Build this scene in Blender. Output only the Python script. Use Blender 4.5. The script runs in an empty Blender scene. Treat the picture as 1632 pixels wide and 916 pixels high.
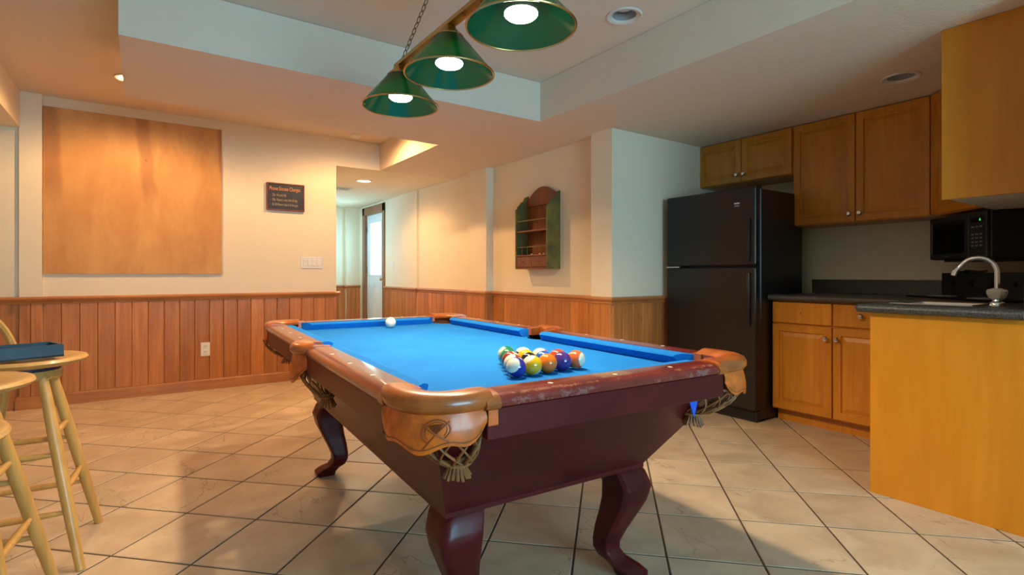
import bpy, bmesh, math, random
from mathutils import Vector, Matrix, Euler
random.seed(7)
SC = bpy.context.scene
C = SC.collection
PI = math.pi
def rad(a): return a*PI/180

# ------------------------------------------------------------------ camera, world, exposure
cd = bpy.data.cameras.new('camera'); cam = bpy.data.objects.new('camera', cd); C.objects.link(cam)
cam.location = (0, 0, 1.05); cam.rotation_euler = (rad(90), 0, rad(-34.7))
cd.sensor_width = 36; cd.lens = 36*850/1632; cd.shift_y = -20/1632; cd.clip_start = .02
SC.camera = cam
W = bpy.data.worlds.new('sky'); SC.world = W; W.use_nodes = True
W.node_tree.nodes['Background'].inputs[0].default_value = (.34, .74, 1.0, 1)
W.node_tree.nodes['Background'].inputs[1].default_value = 19.5
SC.view_settings.view_transform = 'Standard'; SC.view_settings.look = 'None'
SC.view_settings.exposure = 0.25; SC.view_settings.gamma = 1
SC.view_settings.use_curve_mapping = False
WARM = (1.0, .58, .25); LAMPW = (1.0, .76, .46); PEND, DOWN = 74, 88
def light(kind, loc, power, col, rot=(0,0,0), **kw):
    l = bpy.data.lights.new('light_'+kind.lower(), kind); l.energy = power; l.color = col
    for k, v in kw.items(): setattr(l, k, v)
    o = bpy.data.objects.new('light_'+kind.lower(), l); C.objects.link(o); o.location = loc; o.rotation_euler = rot
    return o
def portal(loc, rot, sx, sy):
    o = light('AREA', loc, 1, (1,1,1), rot, shape='RECTANGLE', size=sx, size_y=sy); o.data.cycles.is_portal = True; o.name = 'light_portal'
# windows behind the camera and the glass of the hall door let the daylight in
portal((1.3, -2.75, 1.35), (rad(90), 0, 0), 2.0, 1.5)
portal((1.60, 8.35, 1.5), (0, rad(-90), 0), .8, .7)
portal((3.2, 8.25, 1.45), (0, rad(90), 0), .95, .55)

# ------------------------------------------------------------------ materials
def nodes(name):
    m = bpy.data.materials.new(name); m.use_nodes = True
    nt = m.node_tree; return m, nt, nt.nodes['Principled BSDF']
class G:
    """small helper to write node maths"""
    def __init__(s, nt): s.nt = nt
    def n(s, t, **kw):
        x = s.nt.nodes.new(t)
        for k, v in kw.items(): setattr(x, k, v)
        return x
    def put(s, sock, v):
        if isinstance(v, (int, float)): sock.default_value = v
        elif isinstance(v, tuple): sock.default_value = v if len(v) == len(sock.default_value) else tuple(v)+(1,)
        else: s.nt.links.new(v, sock)
    def m(s, op, a, b=0.0, c=None, clamp=False):
        x = s.n('ShaderNodeMath', operation=op, use_clamp=clamp); s.put(x.inputs[0], a); s.put(x.inputs[1], b)
        if c is not None: s.put(x.inputs[2], c)
        return x.outputs[0]
    def mix(s, fac, a, b, blend='MIX'):
        x = s.n('ShaderNodeMix', data_type='RGBA', blend_type=blend); s.put(x.inputs[0], fac); s.put(x.inputs[6], a); s.put(x.inputs[7], b); return x.outputs[2]
    def ramp(s, v, lo, hi, a=0.0, b=1.0):
        x = s.n('ShaderNodeMapRange', interpolation_type='SMOOTHSTEP'); s.put(x.inputs[0], v)
        for i, q in enumerate((lo, hi, a, b)): s.put(x.inputs[i+1], q)
        return x.outputs[0]
    def coord(s, kind='Object', scale=(1,1,1), offset=None):
        if kind == 'World': o = s.n('ShaderNodeNewGeometry').outputs['Position']
        else: o = s.n('ShaderNodeTexCoord').outputs[kind]
        mp = s.n('ShaderNodeMapping'); s.put(mp.inputs[0], o); mp.inputs['Scale'].default_value = scale
        if offset is not None:
            cx = s.n('ShaderNodeCombineXYZ')
            for i in range(3): s.put(cx.inputs[i], offset)
            s.put(mp.inputs['Location'], cx.outputs[0])
        return mp.outputs[0]
    def noise(s, vec, scale=5, detail=4, rough=.55, dist=0.0):
        x = s.n('ShaderNodeTexNoise'); s.put(x.inputs['Vector'], vec); x.inputs['Scale'].default_value = scale
        x.inputs['Detail'].default_value = detail; x.inputs['Roughness'].default_value = rough; x.inputs['Distortion'].default_value = dist
        return x.outputs[0]
    def rnd(s): return s.n('ShaderNodeObjectInfo').outputs['Random']
    def bump(s, bsdf, h, strength=.2, dist=.01):
        b = s.n('ShaderNodeBump'); b.inputs['Strength'].default_value = strength; b.inputs['Distance'].default_value = dist
        s.put(b.inputs['Height'], h); s.nt.links.new(b.outputs[0], bsdf.inputs['Normal'])
    def xyz(s, vec):
        x = s.n('ShaderNodeSeparateXYZ'); s.put(x.inputs[0], vec); return x.outputs
def setp(p, rough=.5, metal=0.0, coat=0.0, spec=None):
    p.inputs['Roughness'].default_value = rough; p.inputs['Metallic'].default_value = metal
    p.inputs['Coat Weight'].default_value = coat; p.inputs['Coat Roughness'].default_value = .12
    if spec is not None: p.inputs['Specular IOR Level'].default_value = spec
def plain(name, col, rough=.5, metal=0.0, coat=0.0, var=.12, scale=12, bump=0.0, bscale=80, bdist=.003, spec=None):
    m, nt, p = nodes(name); g = G(nt)
    v = g.noise(g.coord('Object'), scale, 3)
    dark = tuple(c*(1-var) for c in col); lite = tuple(min(1, c*(1+var)) for c in col)
    g.put(p.inputs['Base Color'], g.mix(g.ramp(v, .3, .7), dark, lite))
    if bump: g.bump(p, g.noise(g.coord('Object'), bscale, 3), bump, bdist)
    setp(p, rough, metal, coat, spec); return m
def wood(name, dark, lite, grain=(1, 1, .06), scale=26, rough=.45, coat=0.0, rnd=.25, knots=False, kind='Object', figure=.5):
    m, nt, p = nodes(name); g = G(nt)
    r = g.rnd(); off = g.m('MULTIPLY', r, 37.0)
    v = g.noise(g.coord(kind, grain, off), scale, 5, .6, .6)
    big = g.noise(g.coord(kind, (1, 1, .3), off), 5, 2)
    c = g.mix(g.ramp(v, .3, .72), dark, lite)
    c = g.mix(g.m('MULTIPLY', g.ramp(big, .35, .7), figure), c, tuple(x*.72 for x in dark))
    br = g.m('ADD', g.m('MULTIPLY', r, rnd), 1-rnd*.5)
    cx = g.n('ShaderNodeCombineXYZ')
    for i in range(3): g.put(cx.inputs[i], br)
    c = g.mix(1.0, c, cx.outputs[0], 'MULTIPLY')
    if knots:
        vo = g.n('ShaderNodeTexVoronoi'); g.put(vo.inputs['Vector'], g.coord(kind, (1, 1, .55), off)); vo.inputs['Scale'].default_value = 3.2
        k = g.ramp(vo.outputs['Distance'], .012, .045, .85, 0.0); c = g.mix(k, c, (.05, .012, .004))
    g.put(p.inputs['Base Color'], c); g.bump(p, v, .08, .002); setp(p, rough, 0, coat); return m
def paint(name, col, bump=.25, scale=90, rough=.75, var=.03):
    m, nt, p = nodes(name); g = G(nt)
    v = g.noise(g.coord('World'), 3, 2)
    g.put(p.inputs['Base Color'], g.mix(v, tuple(c*(1-var) for c in col), tuple(min(1, c*(1+var)) for c in col)))
    g.bump(p, g.noise(g.coord('World'), scale, 3, .6), bump, .004); setp(p, rough, spec=.3); return m
def glow(name, col, strength):
    m = bpy.data.materials.new(name); m.use_nodes = True; nt = m.node_tree; nt.nodes.remove(nt.nodes['Principled BSDF'])
    e = nt.nodes.new('ShaderNodeEmission'); e.inputs[0].default_value = col+(1,); e.inputs[1].default_value = strength
    nt.links.new(e.outputs[0], nt.nodes['Material Output'].inputs[0]); return m

M = {}
M['wall'] = paint('cream_wall_paint', (.80, .70, .53), .12, 120)
M['ceiling'] = paint('textured_ceiling_paint', (.76, .64, .51), .8, 60)
M['plank'] = wood('fir_wainscot', (.42, .135, .030), (.57, .215, .052), (1, 1, .05), 40, .46, .0, .30, True)
M['trim'] = wood('fir_trim', (.42, .15, .042), (.56, .22, .065), (.06, .06, 1), 40, .35, .2, .1)
M['maple'] = wood('honey_maple', (.52, .18, .009), (.62, .245, .018), (1, 1, .08), 30, .36, .15, .12, figure=.3)
M['maple_plain'] = wood('honey_maple_panel', (.64, .215, .005), (.70, .255, .010), (1, 1, .12), 16, .4, .1, .05, figure=.25)
M['beech'] = wood('pale_beech', (.50, .255, .062), (.62, .335, .095), (1, 1, .08), 30, .38, .15, .08, figure=.2)
M['mahogany'] = wood('dark_mahogany', (.064, .0045, .0055), (.108, .008, .009), (.3, .3, .3), 12, .36, .08, .0, figure=.3); M['mahogany'].node_tree.nodes['Principled BSDF'].inputs['Specular IOR Level'].default_value = .22
M['rack_wood'] = wood('red_pine', (.16, .045, .014), (.27, .08, .022), (1, 1, .07), 30, .55, 0, .2)
M['rack_green'] = plain('worn_green_paint', (.125, .105, .020), .6, var=.35, scale=7)
M['casing'] = wood('brown_casing', (.24, .10, .045), (.33, .145, .066), (1, 1, .06), 40, .45, 0, .1)
M['leather'] = plain('tan_leather', (.62, .118, .006), .42, coat=.25, var=.28, scale=22, bump=.25, bscale=160, bdist=.0015)
M['leather_roll'] = plain('brown_leather_roll', (.36, .088, .014), .32, coat=.35, var=.25, scale=18, bump=.12, bscale=120, bdist=.001)
M['leather_net'] = plain('brown_leather_net', (.30, .115, .036), .55, var=.3, scale=30, bump=.2)
M['leather_emboss'] = plain('embossed_leather', (.30, .058, .003), .5, var=.2)
M['leather_dark'] = plain('dark_leather_liner', (.19, .062, .020), .5, var=.3)
M['black_gloss'] = plain('black_appliance', (.009, .008, .008), .36, var=.1, bump=.05, bscale=300, bdist=.0005)
M['black_matte'] = plain('black_plastic', (.009, .009, .010), .5, var=.1)
M['black_glass'] = plain('black_glass', (.006, .006, .007), .12, var=.05)
M['grey_mark'] = plain('grey_print', (.22, .22, .22), .5)
M['chrome'] = plain('chrome', (.75, .75, .77), .12, 1.0, var=.03)
M['steel'] = plain('brushed_steel', (.60, .60, .61), .28, 1.0, var=.05)
M['brass'] = plain('antique_brass', (.55, .36, .13), .28, 1.0, var=.15)
M['brass_dark'] = plain('dark_brass_chain', (.22, .15, .07), .4, 1.0, var=.2)
M['white_plastic'] = plain('white_plastic', (.78, .76, .72), .4, var=.03)
M['white_paint'] = plain('white_door_paint', (.74, .76, .78), .4, var=.03)
M['cream_trim'] = plain('cream_light_trim', (.70, .64, .56), .5, var=.03)
M['can_inside'] = plain('grey_can_reflector', (.42, .42, .42), .35, .3, var=.03)
M['navy'] = plain('navy_painted_wood', (.012, .045, .085), .42, var=.2, scale=9)
M['navy_in'] = plain('black_tray_lining', (.008, .009, .011), .7, var=.1)
M['dark_plate'] = plain('dark_swivel_plate', (.045, .035, .06), .45, .3, var=.1)
M['counter'] = None
M['sight'] = plain('pearl_inlay', (.75, .68, .50), .3, var=.05)
M['paper'] = plain('brown_paper', (.20, .15, .09), .8, var=.3, scale=20)
M['sign_black'] = plain('black_sign_board', (.016, .016, .020), .5, var=.2)
M['sign_frame'] = plain('red_brown_frame', (.16, .038, .014), .4, var=.25)
M['ink_orange'] = plain('orange_lettering', (.70, .26, .035), .5, var=.05)
M['ink_khaki'] = plain('khaki_lettering', (.42, .29, .12), .5, var=.05)
M['ink_red'] = plain('red_star_ink', (.35, .05, .03), .5, var=.05)
M['ink_black'] = plain('black_number_ink', (.01, .01, .01), .4)
M['baize_line'] = plain('blue_cloth_scrap', (.006, .09, .62), .85)

def felt():
    m, nt, p = nodes('blue_baize'); g = G(nt)
    fine = g.noise(g.coord('Object'), 420, 2); wide = g.noise(g.coord('Object'), 4, 3)
    c = g.mix(g.ramp(wide, .3, .75), (.007, .165, .56), (.011, .195, .63))
    sp = g.ramp(g.noise(g.coord('Object'), 75, 2), .72, .78)
    c = g.mix(g.m('MULTIPLY', sp, .35), c, (.45, .6, .9))
    g.put(p.inputs['Base Color'], c); g.bump(p, fine, .12, .001); setp(p, .9, spec=.12)
    
    return m
M['felt'] = felt()
def counter():
    m, nt, p = nodes('dark_speckled_laminate'); g = G(nt)
    v = g.noise(g.coord('World'), 210, 2, .7)
    g.put(p.inputs['Base Color'], g.mix(g.ramp(v, .42, .62), (.022, .021, .020), (.10, .092, .084))); setp(p, .42); return m
M['counter'] = counter()
def tile():
    m, nt, p = nodes('beige_marbled_tile'); g = G(nt)
    r = g.rnd(); off = g.m('MULTIPLY', r, 61.0)
    cloud = g.noise(g.coord('World', (1, 1, 1), off), 4.5, 6, .62, .8)
    c = g.mix(g.ramp(cloud, .28, .75), (.46, .335, .225), (.62, .47, .33))
    vein = g.noise(g.coord('World', (2.0, .9, 1), off), 2.2, 4, .5, .15)
    line = g.ramp(g.m('ABSOLUTE', g.m('SUBTRACT', vein, .5)), .0015, .007, 1.0, 0.0)
    patch = g.ramp(g.noise(g.coord('World', (1, 1, 1), off), 1.6, 1), .50, .60)
    c = g.mix(g.m('MULTIPLY', g.m('MULTIPLY', line, patch), .45), c, (.13, .085, .055))
    dots = g.ramp(g.noise(g.coord('World', (1, 1, 1), off), 55, 2), .70, .75)
    c = g.mix(g.m('MULTIPLY', dots, .45), c, (.20, .14, .10))
    br = g.m('ADD', g.m('MULTIPLY', r, .14), .93); cx = g.n('ShaderNodeCombineXYZ')
    for i in range(3): g.put(cx.inputs[i], br)
    c = g.mix(1.0, c, cx.outputs[0], 'MULTIPLY')
    g.put(p.inputs['Base Color'], c); g.bump(p, cloud, .15, .003)
    g.put(p.inputs['Roughness'], g.ramp(cloud, .3, .7, .30, .46)); return m
M['tile'] = tile()
M['grout'] = plain('dark_brown_grout', (.075, .046, .03), .85, var=.25, scale=30)
def railwood():
    # dark red rail with scuffed edges where the finish is worn
    m, nt, p = nodes('worn_mahogany_rail'); g = G(nt)
    v = g.noise(g.coord('Object', (.4, .4, 1)), 26, 4, .6)
    c = g.mix(g.ramp(v, .3, .7), (.125, .010, .009), (.205, .021, .014))
    x = g.xyz(g.n('ShaderNodeTexCoord').outputs['Object'])
    # wear sits along the outer roll of the near end rail
    yb = g.m('ADD', x[1], g.m('MULTIPLY', g.m('SUBTRACT', g.noise(g.coord('Object'), 60, 6, .75), .5), .022))
    band = g.m('MULTIPLY', g.ramp(yb, -1.0305, -1.0275), g.ramp(yb, -1.0235, -1.0205, 1.0, 0.0))
    band2 = g.ramp(yb, -1.0395, -1.0355, 1.0, 0.0)
    thr = g.ramp(g.noise(g.coord('Object', (1, 1, 1)), 22, 6, .75), .53, .56)
    c = g.mix(g.m('MULTIPLY', g.m('MULTIPLY', band, thr), .75), c, (.36, .135, .062))
    c = g.mix(g.m('MULTIPLY', g.m('MULTIPLY', band2, thr), .45), c, (.30, .16, .17))
    px = g.m('MULTIPLY', g.ramp(g.m('ABSOLUTE', g.m('SUBTRACT', x[0], .0)), .050, .054, 1.0, 0.0), g.ramp(x[1], -1.017, -1.012))
    px = g.m('MULTIPLY', px, g.ramp(x[1], -.83, -.88))
    c = g.mix(g.m('MULTIPLY', px, .8), c, (.26, .13, .045))
    sc = g.ramp(g.noise(g.coord('Object', (1, .25, 1)), 60, 3, .7), .70, .76)
    c = g.mix(g.m('MULTIPLY', sc, .08), c, (.40, .20, .14))
    g.put(p.inputs['Base Color'], c); setp(p, .26, 0, .5); return m
M['rail'] = railwood()
def plyboard(w, h):
    m, nt, p = nodes('stained_plywood'); g = G(nt)
    x = g.xyz(g.n('ShaderNodeTexCoord').outputs['Object'])
    wob = g.m('MULTIPLY', g.m('SUBTRACT', g.noise(g.coord('Object', (6, 1, 1.5)), 3, 3), .5), .05)
    u = g.m('ADD', g.m('DIVIDE', x[0], w), wob); v = g.m('ADD', g.m('DIVIDE', x[2], h), g.m('MULTIPLY', wob, 1.2))
    fig = g.noise(g.coord('Object', (1.4, 1, .55)), 3.4, 4, .6, .4)
    c = g.mix(g.ramp(fig, .3, .75), (.54, .245, .065), (.67, .345, .105))
    fine = g.noise(g.coord('Object', (1, 1, .08)), 50, 3)
    c = g.mix(g.m('MULTIPLY', g.ramp(fine, .4, .8), .12), c, (.42, .18, .055))
    def streak(uc, slope, hw, vb):
        cen = g.m('ADD', g.m('MULTIPLY', g.m('SUBTRACT', 1.0, v), slope), uc)
        a = g.ramp(g.m('ABSOLUTE', g.m('SUBTRACT', u, cen)), hw*.45, hw*1.1, 1.0, 0.0)
        return g.m('MULTIPLY', a, g.ramp(v, vb-.06, vb+.12))
    s = g.m('ADD', g.m('ADD', streak(.03, .04, .055, .44), streak(.515, .10, .05, .47)), streak(1.0, .05, .035, .62), clamp=True)
    c = g.mix(g.m('MULTIPLY', s, .55), c, (.30, .105, .028))
    vo = g.n('ShaderNodeTexVoronoi'); g.put(vo.inputs['Vector'], g.coord('Object', (1, 1, .8))); vo.inputs['Scale'].default_value = 3.6
    c = g.mix(g.ramp(vo.outputs['Distance'], .02, .06, .6, 0.0), c, (.16, .06, .02))
    g.put(p.inputs['Base Color'], c); setp(p, .6, 0, 0); return m
def greenglass():
    m = bpy.data.materials.new('green_lamp_glass'); m.use_nodes = True; nt = m.node_tree; p = nt.nodes['Principled BSDF']; g = G(nt)
    p.inputs['Base Color'].default_value = (.003, .060, .032, 1); setp(p, .16, 0, .4)
    t = g.n('ShaderNodeBsdfTranslucent'); t.inputs[0].default_value = (.003, .46, .14, 1)
    mx = g.n('ShaderNodeMixShader'); mx.inputs[0].default_value = .38
    nt.links.new(p.outputs[0], mx.inputs[1]); nt.links.new(t.outputs[0], mx.inputs[2])
    nt.links.new(mx.outputs[0], nt.nodes['Material Output'].inputs[0]); return m
M['shade'] = greenglass()
M['bulb'] = glow('lit_bulb_face', (1.0, .93, .80), 40.0)
M['downlamp'] = glow('lit_downlight', (1.0, .93, .82), 9.0)
M['led'] = glow('green_display', (.05, .9, .12), 1.2)
def frost(name, col, fac):
    m = bpy.data.materials.new(name); m.use_nodes = True; nt = m.node_tree; p = nt.nodes['Principled BSDF']; g = G(nt)
    p.inputs['Base Color'].default_value = col+(1,); p.inputs['Roughness'].default_value = .1
    t = g.n('ShaderNodeBsdfTransparent'); mx = g.n('ShaderNodeMixShader'); mx.inputs[0].default_value = fac
    nt.links.new(p.outputs[0], mx.inputs[1]); nt.links.new(t.outputs[0], mx.inputs[2])
    nt.links.new(mx.outputs[0], nt.nodes['Material Output'].inputs[0]); return m
M['pane'] = frost('window_glass', (.8, .85, .9), .93)
M['acrylic'] = frost('clear_acrylic', (.55, .52, .45), .35)

# ------------------------------------------------------------------ mesh helpers
def obj(name, bm, mat, parent=None, smooth=False, loc=None):
    me = bpy.data.meshes.new(name); bmesh.ops.recalc_face_normals(bm, faces=bm.faces); bm.to_mesh(me); bm.free()
    if isinstance(mat, str): mat = M[mat]
    me.materials.append(mat)
    if smooth:
        for p in me.polygons: p.use_smooth = True
        try: me.set_sharp_from_angle(angle=rad(42))
        except Exception: pass
    o = bpy.data.objects.new(name, me); C.objects.link(o)
    if parent is not None: o.parent = parent
    if loc is not None: o.location = loc
    return o
def share(src, parent=None, loc=None, rot=None):
    o = src.copy(); C.objects.link(o)
    if parent is not None: o.parent = parent
    if loc is not None: o.location = loc
    if rot is not None: o.rotation_euler = rot
    return o
def tag(o, label=None, cat=None, group=None, kind=None):
    if label: o['label'] = label
    if cat: o['category'] = cat
    if group: o['group'] = group
    if kind: o['kind'] = kind
    return o
def thing(name, label, cat, loc=(0,0,0), rotz=0.0, group=None, kind=None):
    o = bpy.data.objects.new(name, None); C.objects.link(o); o.location = loc; o.rotation_euler = (0, 0, rotz); o.empty_display_size = .1
    return tag(o, label, cat, group, kind)
def nb(): return bmesh.new()
def box(bm, x0, x1, y0, y1, z0, z1, bev=0.0, seg=1):
    r = bmesh.ops.create_cube(bm, size=1.0); vs = r['verts']
    for v in vs:
        v.co = Vector(((x0+x1)/2+v.co.x*(x1-x0), (y0+y1)/2+v.co.y*(y1-y0), (z0+z1)/2+v.co.z*(z1-z0)))
    if bev:
        es = list({e for v in vs for e in v.link_edges})
        bmesh.ops.bevel(bm, geom=es, offset=bev, segments=seg, profile=.5, affect='EDGES')
    return bm
def bx(*a, **k): return box(nb(), *a, **k)
def lathe(bm, prof, n=24, cx=0, cy=0, cap=True):
    rings = []
    for r, z in prof:
        rings.append([bm.verts.new((cx+r*math.cos(2*PI*i/n), cy+r*math.sin(2*PI*i/n), z)) for i in range(n)])
    for a, b in zip(rings, rings[1:]):
        for i in range(n): bm.faces.new((a[i], a[(i+1) % n], b[(i+1) % n], b[i]))
    if cap:
        bm.faces.new(rings[0]); bm.faces.new(rings[-1])
    return bm
def tube(bm, pts, r, n=8, closed=False, flat=1.0):
    pts = [Vector(p) for p in pts]; N = len(pts); rings = []
    rs = r if isinstance(r, (list, tuple)) else [r]*N
    up = None
    for i, p in enumerate(pts):
        if closed: d = (pts[(i+1) % N]-pts[i-1]).normalized()
        else: d = (pts[min(i+1, N-1)]-pts[max(i-1, 0)]).normalized()
        if up is None:
            up = Vector((0, 0, 1)) if abs(d.z) < .9 else Vector((1, 0, 0))
        a = d.cross(up).normalized(); b = a.cross(d).normalized(); up = b
        rings.append([bm.verts.new(p+a*rs[i]*math.cos(2*PI*k/n)+b*rs[i]*flat*math.sin(2*PI*k/n)) for k in range(n)])
    M_ = N if closed else N-1
    for i in range(M_):
        A, B = rings[i], rings[(i+1) % N]
        for k in range(n): bm.faces.new((A[k], A[(k+1) % n], B[(k+1) % n], B[k]))
    if not closed: bm.faces.new(rings[0]); bm.faces.new(rings[-1])
    return bm
def prism(bm, poly, z0, z1):
    a = [bm.verts.new((x, y, z0)) for x, y in poly]; b = [bm.verts.new((x, y, z1)) for x, y in poly]; n = len(poly)
    bm.faces.new(a[::-1]); bm.faces.new(b)
    for i in range(n): bm.faces.new((a[i], a[(i+1) % n], b[(i+1) % n], b[i]))
    return bm
def extr(bm, poly3, vec):
    """extrude a planar polygon of 3-D points along vec"""
    vec = Vector(vec); a = [bm.verts.new(p) for p in poly3]; b = [bm.verts.new(Vector(p)+vec) for p in poly3]; n = len(a)
    bm.faces.new(a[::-1]); bm.faces.new(b)
    for i in range(n): bm.faces.new((a[i], a[(i+1) % n], b[(i+1) % n], b[i]))
    return bm
def sweep(bm, path, normals, section, caps=True):
    """section = list of (out, z) closed polygon, path = 2-D points with 2-D outward normals"""
    rows = [[bm.verts.new((p[0]+n[0]*o, p[1]+n[1]*o, z)) for o, z in section] for p, n in zip(path, normals)]
    k = len(section)
    for a, b in zip(rows, rows[1:]):
        for i in range(k): bm.faces.new((a[i], a[(i+1) % k], b[(i+1) % k], b[i]))
    if caps: bm.faces.new(rows[0]); bm.faces.new(rows[-1])
    return bm
def bez(p, n):
    out = []
    for i in range(n+1):
        t = i/n; a = (1-t)
        out.append(Vector(p[0])*a**3+Vector(p[1])*3*a*a*t+Vector(p[2])*3*a*t*t+Vector(p[3])*t**3)
    return out
def lettering(name, txt, size, mat, parent, loc, rot, align='LEFT', depth=.0006, sx=1.0):
    cu = bpy.data.curves.new('txt', 'FONT'); cu.body = txt; cu.size = size; cu.extrude = depth; cu.align_x = align; cu.resolution_u = 3
    t = bpy.data.objects.new('txt', cu); C.objects.link(t); bpy.context.view_layer.update()
    me = bpy.data.meshes.new_from_object(t.evaluated_get(bpy.context.evaluated_depsgraph_get())); bpy.data.objects.remove(t)
    me.name = name; me.materials.clear(); me.materials.append(M[mat])
    o = bpy.data.objects.new(name, me); C.objects.link(o); o.parent = parent; o.location = loc; o.rotation_euler = rot; o.scale = (sx, 1, 1); return o
def struct(name, bm, mat, parent=None): return tag(obj(name, bm, mat, parent), kind='structure')

# ------------------------------------------------------------------ the setting
HI, LO = 2.48, 2.19                     # high ceiling, underside of the dropped soffits
YL = 5.62                               # plane of the wall with the plywood board
# floor: dark grout bed, tiles laid diagonally on it
floor = struct('floor', bx(-2.5, 4.6, -2.8, 9.2, -.06, -.0025), 'grout')
P1, P2, s2 = .365, .341, math.sqrt(2)
def tile_bm(poly):
    # poly: convex outline; top face inset by a small chamfer
    bm = nb(); n = len(poly); cx = sum(p[0] for p in poly)/n; cy = sum(p[1] for p in poly)/n
    def ins(p, d):
        v = Vector((cx-p[0], cy-p[1])); l = v.length; v = v/l if l else v
        return (p[0]+v.x*d, p[1]+v.y*d)
    a = [bm.verts.new((x, y, -.005)) for x, y in poly]; b = [bm.verts.new((x, y, -.0015)) for x, y in poly]; c = [bm.verts.new((*ins(p, .003), 0)) for p in poly]
    bm.faces.new(c)
    for i in range(n):
        j = (i+1) % n; bm.faces.new((a[i], a[j], b[j], b[i])); bm.faces.new((b[i], b[j], c[j], c[i]))
    return bm
gq = .0042
h1, h2 = P1/2-gq, P2/2-gq
base_poly = [((a*h1+b*h2)/s2, (a*h1-b*h2)/s2) for a, b in ((-1,-1), (-1,1), (1,1), (1,-1))]
def clip(poly, x0, x1, y0, y1):
    for ax, lim, sg in ((0, x0, 1), (0, x1, -1), (1, y0, 1), (1, y1, -1)):
        out = []
        for i in range(len(poly)):
            p, q = poly[i-1], poly[i]; ip, iq = (p[ax]-lim)*sg >= 0, (q[ax]-lim)*sg >= 0
            if ip != iq:
                t = (lim-p[ax])/(q[ax]-p[ax]); out.append((p[0]+(q[0]-p[0])*t, p[1]+(q[1]-p[1])*t))
            if iq: out.append(q)
        poly = out
        if not poly: return []
    return poly
Fv = Vector((math.sin(rad(34.7)), math.cos(rad(34.7)))); Rv = Vector((Fv.y, -Fv.x))
tiles = []
for i in range(-22, 40):
    for j in range(-32, 40):
        t1 = 1.695+P1*(i+.5); t2 = -2.175+P2*(j+.5)
        x, y = (t1+t2)/s2, (t1-t2)/s2
        poly = clip([(x+a, y+b) for a, b in base_poly], -2.42, 4.44, -2.7, 9.04)
        if len(poly) < 3: continue
        d = x*Fv.x+y*Fv.y; l = x*Rv.x+y*Rv.y
        inview = d > .3 and abs(l/d) < 1.15 and 1.05/d*850 < 700
        hid = (y > YL+.3 and x < 1.5) or (x > 3.35 and y > 3.2) or (x > 3.6 and y < 2.0 and d > 0) or (x > 3.2 and y < .9)
        tiles.append(((0 if inview and not hid else 1, d), x, y, poly))
tiles.sort(key=lambda t: t[0])
proto_tile = None; rest = nb()
for k, (key, x, y, poly) in enumerate(tiles):
    if k < 300 and key[0] == 0:
        if len(poly) == 4 and max(abs(p[0]-x-b[0])+abs(p[1]-y-b[1]) for p, b in zip(sorted(poly), sorted([(x+a, y+c) for a, c in base_poly]))) >= 0 and abs(sum((poly[i-1][0]*poly[i][1]-poly[i][0]*poly[i-1][1]) for i in range(4)))/2 > .99*4*h1*h2:
            if proto_tile is None: proto_tile = obj('tile', tile_bm(base_poly), 'tile', floor, loc=(x, y, 0))
            else: share(proto_tile, floor, (x, y, 0))
        else: obj('tile', tile_bm([(p[0]-x, p[1]-y) for p in poly]), 'tile', floor, loc=(x, y, 0))
    else:
        t = tile_bm(poly); me = bpy.data.meshes.new('t'); t.to_mesh(me); t.free(); rest.from_mesh(me); bpy.data.meshes.remove(me)
tag(obj('tile_field', rest, 'tile', floor), kind='stuff')

CANS = [(2.184, 2.066), (3.596, 1.252), (2.203, 6.332), (-.075, 4.775), (1.70, 4.80)]; CAN_R = .068
def holed_slab(x0, x1, y0, y1, z0, z1):
    """ceiling slab whose underside has a round hole for every recessed can that falls inside it"""
    bm = nb(); holes = [(x, y) for x, y in CANS if x0+.1 < x < x1-.1 and y0+.1 < y < y1-.1 and abs((HI if (x, y) in (CANS[0], CANS[3], CANS[4]) else LO)-z0) < .01]
    if not holes: return box(bm, x0, x1, y0, y1, z0, z1)
    lo = [bm.verts.new((x, y, z0)) for x, y in ((x0, y0), (x1, y0), (x1, y1), (x0, y1))]; hi = [bm.verts.new((v.co.x, v.co.y, z1)) for v in lo]
    es = [bm.edges.new((lo[i], lo[(i+1) % 4])) for i in range(4)]
    for hx, hy in holes:
        c = [bm.verts.new((hx+CAN_R*math.cos(2*PI*k/28), hy+CAN_R*math.sin(2*PI*k/28), z0)) for k in range(28)]
        es += [bm.edges.new((c[i], c[(i+1) % 28])) for i in range(28)]
    bmesh.ops.triangle_fill(bm, use_beauty=True, use_dissolve=False, edges=es)
    for i in range(4): bm.faces.new((lo[i], lo[(i+1) % 4], hi[(i+1) % 4], hi[i]))
    bm.faces.new(hi); return bm
struct('ceiling', holed_slab(-2.5, 4.6, -2.8, 9.2, HI, HI+.16), 'ceiling')
# dropped soffits: a broad beam across the room, the kitchen side, the hall, the left side
struct('ceiling_soffit', holed_slab(-.095, 4.5, 3.14, 4.21, LO, HI-.002), 'ceiling')
struct('ceiling_soffit', holed_slab(2.43, 4.5, -2.7, 3.14, LO, HI-.002), 'ceiling')
struct('ceiling_soffit', holed_slab(2.13, 4.5, 4.21, YL, LO, HI-.002), 'ceiling')
struct('ceiling_soffit', holed_slab(1.66, 4.5, YL, 9.1, LO, HI-.002), 'wall')
struct('ceiling_soffit', bx(-2.45, -.785, -2.7, YL, LO+.01, HI-.002), 'wall')

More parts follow.
